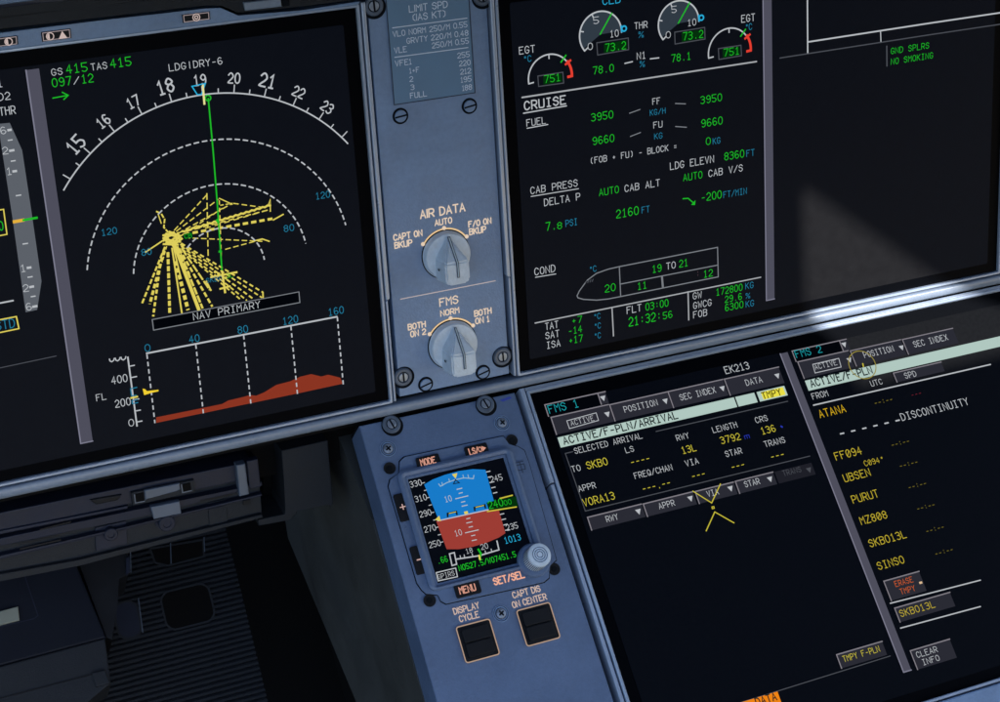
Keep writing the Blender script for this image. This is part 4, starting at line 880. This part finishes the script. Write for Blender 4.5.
LN(t, LO, [(455.6, 560), (478, 556.6), (498.2, 550.6), (496.2, 541.8)], 1.3, W_, 'heading_scale', w=WI)
for x, y in ((460, 559), (464, 558.2), (472, 557), (485, 554.2), (491, 552.4)): LN(t, LO, [(x, y), (x-.6, y-2.6)], .8, W_, 'heading_tick', w=WI)
T(t, LO, '18', 466, 554.6, 472.4, 5, W_, w=WI); T(t, LO, '20', 481, 550.6, 488, 5.6, W_, w=WI)
LN(t, LO, [(477.4, 550.4), (480, 554.6), (478.6, 560)], 2, G_, 'track_symbol', w=WI+.0004); LN(t, LO, [(478, 556.6), (479, 560.4)], 1.8, Y_, 'heading_pointer', w=WI+.0006)
T(t, LO, '.66', 437.6, 564.6, 447.8, 6, G_, w=WI); T(t, LO, 'N0527.5/W07451.5', 459, 571.6, 516.6, 5.6, G_, w=WI, th=.14)
LN(t, LO, [(435.6, 573.4), (455, 568.8), (456.8, 577.4), (437.6, 581.6)], 1.0, W_, 'source_box', closed=True, w=WI); T(t, LO, 'GPIRS', 438, 580, 454.6, 4.8, W_, w=WI)

# ================================================================== pedestal flank (charcoal side wall facing the footwell)
FLK = Plane(LO.o+LO.x*(q0-.0004), -LO.n, LO.y)              # plane facing -X: first axis points into the panel
fp = [FLK.uv(*p) for p in ((335, 428), (372, 520), (405, 636), (425, 704), (450, 790), (400, 800), (357, 704), (288, 538), (282, 500))]
bm = bmesh.new()
fpo = [(-0.004, .010), (-.004, -.34), (.30, -.34), (.30, .02), (.2, .04)]
prism(bm, [(max(a, .0215), b_) for a, b_ in fp], .0, .02); link('side_panel', bm, FLANKM, PD, 'charcoal side panel', frm=FLK, to=LO)

# ================================================================== folding table under the left screen
TP = Plane(U.o+U.n*(-.022), cx, cy)
FT = thing('folding_table', 'dark charcoal slide-out table tucked under the left screen with a bright latch', 'table', TP, -.2, -.05, 0)
def pp(par, q, w0, w1, mat, name, bev=.0006, pl=TP, label=None):
    bm = bmesh.new(); prism(bm, [pl.uv(x, y, w1) for x, y in q], w0, w1, bev); return link(name, bm, mat, par, label)
TB = pp(FT, [(-30, 520), (258, 462), (262.5, 515), (-30, 586)], -.05, -.004, CHAR, 'table_body')
pp(FT, [(-30, 519), (252, 461.6), (254, 478), (-30, 538)], -.02, -.001, CHARB, 'upper_rail')
pp(FT, [(-30, 545), (150, 507), (232, 490), (262, 482), (262.6, 486), (150, 515), (-30, 552.6)], -.004, .001, CHARB, 'slide_bar')
pp(FT, [(-30, 537), (128, 506), (128, 509), (-30, 541)], -.004, .0004, CHARB, 'slide_bar')
pp(FT, [(-30, 563), (130, 526), (262, 494), (262.4, 496.4), (-30, 567)], -.004, .0000, CHARB, 'lower_bar')
pp(FT, [(90, 500), (122, 494.6), (118, 500.4), (96, 505)], -.003, .0002, BLACKP, 'recess')
lt = pp(FT, [(131, 493), (194, 480), (195.4, 492.6), (133, 506)], -.003, .0012, CHAR, 'latch_plate')
for q in ([(134.4, 494.6), (143.2, 492.8), (144.4, 501.2), (135.4, 503)], [(181.4, 484.6), (190.4, 482.8), (191.4, 490.6), (182.6, 492.6)]):
    pp(lt, q, .0009, .0017, WELL, 'latch_hole', .0001)
    r4 = [TP.uv(x, y, .0018) for x, y in q]; bm = bmesh.new(); ribbon(bm, [r4[0], r4[3], r4[2]], .0006, .0019); link('hole_rim', bm, MATS['latch_grey'], lt)
pp(lt, [(144.4, 490.6), (179.8, 483.4), (180.4, 489.8), (176.5, 491.4), (149.3, 497.2), (145.4, 501)], .0008, .0024, MATS['latch_grey'], 'latch_bridge'); 
pp(lt, [(150.6, 507.4), (179.6, 501.6), (181.6, 513.8), (154, 519.6)], .0008, .0040, MATS['latch_grey'], 'latch_tab', label='blue grey latch tab')
pp(FT, [(236.4, 465.6), (245.2, 463.8), (249.2, 494.6), (239.6, 496.8)], -.002, .0035, MATS['latch_grey'], 'end_clip')
pp(FT, [(246.6, 461.4), (258, 459), (261, 487), (249.6, 489.4)], -.003, .0015, CHARB, 'end_block')
for x, y, r in ((111, 534.6, .0034), (167, 523.6, .0042)):
    u, v = TP.uv(x, y); bm = bmesh.new(); lathe(bm, u, v, [(r*1.25, -.004), (r*1.25, -.0028), (r, -.0028), (r, .0002), (r*.9, .0006), (r*.5, .0006), (r*.45, .0001), (.0001, .0001)], 28); link('round_stop', bm, CHARB, FT)
pp(FT, [(95, 528), (126, 521), (127.6, 544), (96, 551.4)], -.004, -.0030, CHARB, 'stop_plate', .0003); 
pp(FT, [(208, 503), (226, 499), (228, 524), (209.6, 528.4)], -.004, -.0032, CHAR, 'seam_plate', .0003)
pp(FT, [(243, 501), (250, 499.4), (250.6, 504), (243.6, 505.6)], -.004, -.0026, BLACKP, 'slot_mark', .0002)
pp(FT, [(-30, 580), (80, 560), (262, 514.6), (263.6, 518), (80, 565.6), (-30, 588)], -.04, -.001, CHAR, 'lower_lip')
BK = thing('table_bracket', 'dark charcoal bracket block hanging under the rail beside the pedestal', 'bracket', TP, -.08, -.05, 0)
pp(BK, [(281.6, 451), (327.8, 440.4), (333.2, 504), (330.6, 507.6), (328.6, 503.6), (297, 510), (290, 515.6), (284.6, 515.4), (286.6, 509)], -.05, -.002, CHAR, 'bracket_body')
pp(BK, [(258, 520), (284.6, 514.4), (291, 514.8), (296, 510.6), (297.6, 513), (290, 520.4), (259, 526)], -.05, -.004, CHAR, 'bracket_lip')
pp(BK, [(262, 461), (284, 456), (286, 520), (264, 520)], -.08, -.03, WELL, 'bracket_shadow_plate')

# ================================================================== foot rest, storage box and footwell
FP = Plane(LO.o+LO.n*(-.20), cx, LO.y)
FR = thing('foot_rest', 'ribbed dark rubber foot plate with rounded cut-outs deep in the footwell', 'foot rest', FP, -.3, -.1, 0)
fr = [FP.uv(*p) for p in ((100, 530), (232, 528), (232, 560), (268, 720), (70, 720))]
bm = bmesh.new(); A_, B_ = FP.uv(110, 560), FP.uv(233, 560); C_2 = FP.uv(267, 702)
ru0, ru1 = FP.uv(60, 700)[0], (B_[0]+C_2[0])/2
rv1, rv0 = FP.uv(170, 528)[1], FP.uv(170, 730)[1]
prism(bm, rect(ru0, rv0, ru1, rv1), -.01, 0); link('rubber_base', bm, RIBM, FR)
pitch = (FP.uv(180, 640)[1]-FP.uv(180, 645.6)[1])
n = int((rv1-rv0)/pitch)
bm = bmesh.new()
for i in range(n):
    y = rv0+(i+.5)*pitch
    V = [[bm.verts.new((x, y+pitch*a_, z)) for (a_, z) in ((-.38, -.0005), (-.22, .0026), (.22, .0026), (.38, -.0005))] for x in (ru0, ru1)]
    for k in range(3): bm.faces.new((V[0][k], V[1][k], V[1][k+1], V[0][k+1]))
o = link('ribs', bm, RIBM, FR)
for q, m, r_ in (([(160, 591), (209, 584), (215.5, 621), (166, 631)], WELL, .006), ([(150, 549), (203, 540), (204, 556.6), (168, 566), (155, 563)], WELL, 0), ([(118, 603), (137, 599.6), (142, 636), (114, 642)], CHARB, .006)):
    p = [FP.uv(x, y, .003) for x, y in q]
    bm = bmesh.new()
    if r_: us = [a_[0] for a_ in p]; vs = [a_[1] for a_ in p]; pts_ = rect((us[0]+us[3])/2, (vs[2]+vs[3])/2, (us[1]+us[2])/2, (vs[0]+vs[1])/2, r_, 6)
    else: pts_ = p
    prism(bm, pts_, -.002, .0031); c_ = link('cut_out', bm, m, FR)
    bm = bmesh.new(); ribbon(bm, pts_, .0012, .0034, True); link('cut_out_edge', bm, CHAR, c_)
SBX = Plane(LO.o+LO.n*(-.12), cx, LO.y)
BX = thing('storage_box', 'dark navy-topped storage box with a pale tab in the lower left corner', 'box', SBX, -.4, -.15, 0)
pp(BX, [(-40, 584), (76, 563.6), (106, 637.4), (-40, 676)], -.03, 0, pb('box_top_navy', (.003, .005, .012), .6, spec=.2, noise=.15), 'box_lid', .001, SBX)
pp(BX, [(-40, 677), (105, 638.4), (111, 683), (80, 706), (70, 730), (-40, 730)], -.04, -.001, CHAR, 'box_front', .001, SBX)
pp(BX, [(-40, 708), (92, 673.6), (92.4, 675), (-40, 709.6)], -.001, -.0006, BLACKP, 'seam', 0, SBX)
pp(BX, [(92, 673), (105, 669.8), (110, 683), (96, 687)], -.001, .0012, CHAR, 'corner_lug', .0005, SBX)
LN(BX, SBX, [(24, 574), (38, 616), (34, 619), (-40, 636)], 1.0, CHARB, 'lid_groove', w=.0006)
pp(BX, [(-20, 616.4), (18, 606.4), (19.6, 620), (-20, 630)], 0, .002, PALE, 'pale_tab', .0004, SBX, 'pale olive grey tab')
for q in ([(170, 545), (170.6, 565)], [(203.4, 539), (204, 553)], [(130, 552), (130.6, 574)], [(138, 600), (142.4, 634)]):
    LN(FR, FP, q, 1.0, MATS['latch_grey'], 'edge_strip', w=.004)
LN(FT, TP, [(-30, 568.4), (130, 531), (232, 507)], .8, CHARB, 'body_crease', w=-.0026)
for q in ([(40, 528.6), (70, 521)], [(20, 548), (60, 539)], [(200, 500), (232, 493)]):
    LN(FT, TP, q, 1.6, BLACKP, 'body_recess', w=.0013)
# upright plate behind the box and the black well
CN = thing('floor_channel', 'thin charcoal channel wall between the foot plate and the storage box', 'channel', SBX, -.3, -.15, 0)
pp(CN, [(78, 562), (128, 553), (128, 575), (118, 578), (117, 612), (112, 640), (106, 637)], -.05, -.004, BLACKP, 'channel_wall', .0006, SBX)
pp(CN, [(126, 558), (129.6, 557), (130, 572), (126, 575)], -.004, -.002, CHARB, 'channel_edge', .0002, SBX)
W = Matrix
def struct_box(name, pl, pts, w0, w1, mat):
    bm = bmesh.new(); prism(bm, pts, w0, w1); me = bpy.data.meshes.new(name); bm.to_mesh(me); bm.free(); me.materials.append(mat)
    o = bpy.data.objects.new(name, me); COL.objects.link(o); o.matrix_world = pl.M; o['kind'] = 'structure'; return o
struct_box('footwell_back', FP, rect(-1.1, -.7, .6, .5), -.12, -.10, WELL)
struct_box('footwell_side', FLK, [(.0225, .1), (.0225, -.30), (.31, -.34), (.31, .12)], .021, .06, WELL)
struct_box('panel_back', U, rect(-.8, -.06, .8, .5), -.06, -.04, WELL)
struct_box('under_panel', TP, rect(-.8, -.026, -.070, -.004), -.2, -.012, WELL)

# ================================================================== glareshield ledge above
GS = thing('glareshield', 'dark grey glareshield ledge along the top edge above the left screen', 'ledge', U, -.2, .2, 0)
pp(GS, [(-60, 36.6), (100, 17.4), (205, 5.4), (222, 3.4), (238, 13.2), (300, 6.6), (372, -2), (372, -30), (-60, 0)], -.02, .0050, CHAR, 'ledge_face', .001, U)
pp(GS, [(-60, 26), (100, 6.4), (180, -3), (180, -40), (-60, -10)], .004, .012, CHAR, 'ledge_lip', .002, U)
pp(GS, [(-60, 16), (60, 1.0), (110, -6), (110, -60), (-60, -60)], .010, .022, CHARB, 'ledge_roll', .003, U)
pp(GS, [(-60, 14), (52, -1), (52, -60), (-60, -60)], .020, .030, PAINT, 'ledge_top', .003, U)
pp(GS, [(243.6, 2.4), (280.6, -1.6), (282, 6.6), (245.4, 10.8)], .004, .0070, RAILM, 'ledge_clip', .0005, U)
pp(GS, [(281.6, -1.4), (289, -2.2), (290, 5.8), (283, 6.6)], .004, .0056, DARKGAP, 'clip_slot', .0002, U)

extr(GS, [(.232, -.03), (.236, .06), (.246, .18), (.264, .285), (.272, .295), (.284, .29), (.33, -.03)], -.75, .75, CHAR, 'ledge_overhang')
# ================================================================== unseen sheet added to shade the panel, notched to let one sun patch in
S_l = (U.M.to_3x3().inverted() @ sun_from).normalized()       # sun direction in panel axes
DS = 1.02                                                     # distance of the added sheet along the sun ray
def shade_pt(x, y, pl=U):
    """point of the added sheet whose shadow falls on the panel point seen at (x, y)"""
    u, v = pl.uv(x, y); p = U.M.inverted() @ (pl.M @ Vector((u, v, 0)))
    return p + S_l*DS
def to_sheet(p):                                              # into the sheet's plane (parallel to the panel)
    h = S_l.z*DS; k = (h-p.z)/S_l.z; return (p.x+S_l.x*k, p.y+S_l.y*k)
a = to_sheet(shade_pt(801, 156)); b_ = to_sheet(shade_pt(806, 300)); c_ = to_sheet(shade_pt(928, 243))
g_ = to_sheet(shade_pt(840, 345, LO)); g2 = to_sheet(shade_pt(858, 388, LO)); g3 = to_sheet(shade_pt(1060, 340, LO))
dirc = ((c_[0]-a[0]), (c_[1]-a[1])); far = (a[0]+dirc[0]*5, a[1]+dirc[1]*5)
hS = S_l.z*DS
notch = [a, b_, g_, g2, (g2[0]+(g3[0]-g2[0])*3, g2[1]+(g3[1]-g2[1])*3), far]
ox0, oy0, oy1 = a[0]-.64, a[1]-.62, a[1]+.30
poly = [far, a, b_, g_, g2, notch[4], (notch[4][0], oy0), (ox0, oy0), (ox0, oy1), (far[0], oy1)]
SHEETM = pb('shade_sheet_grey', (.10, .11, .13), .8, noise=.05)
struct_box('cabin_wall', U, poly, hS, hS+.02, SHEETM)
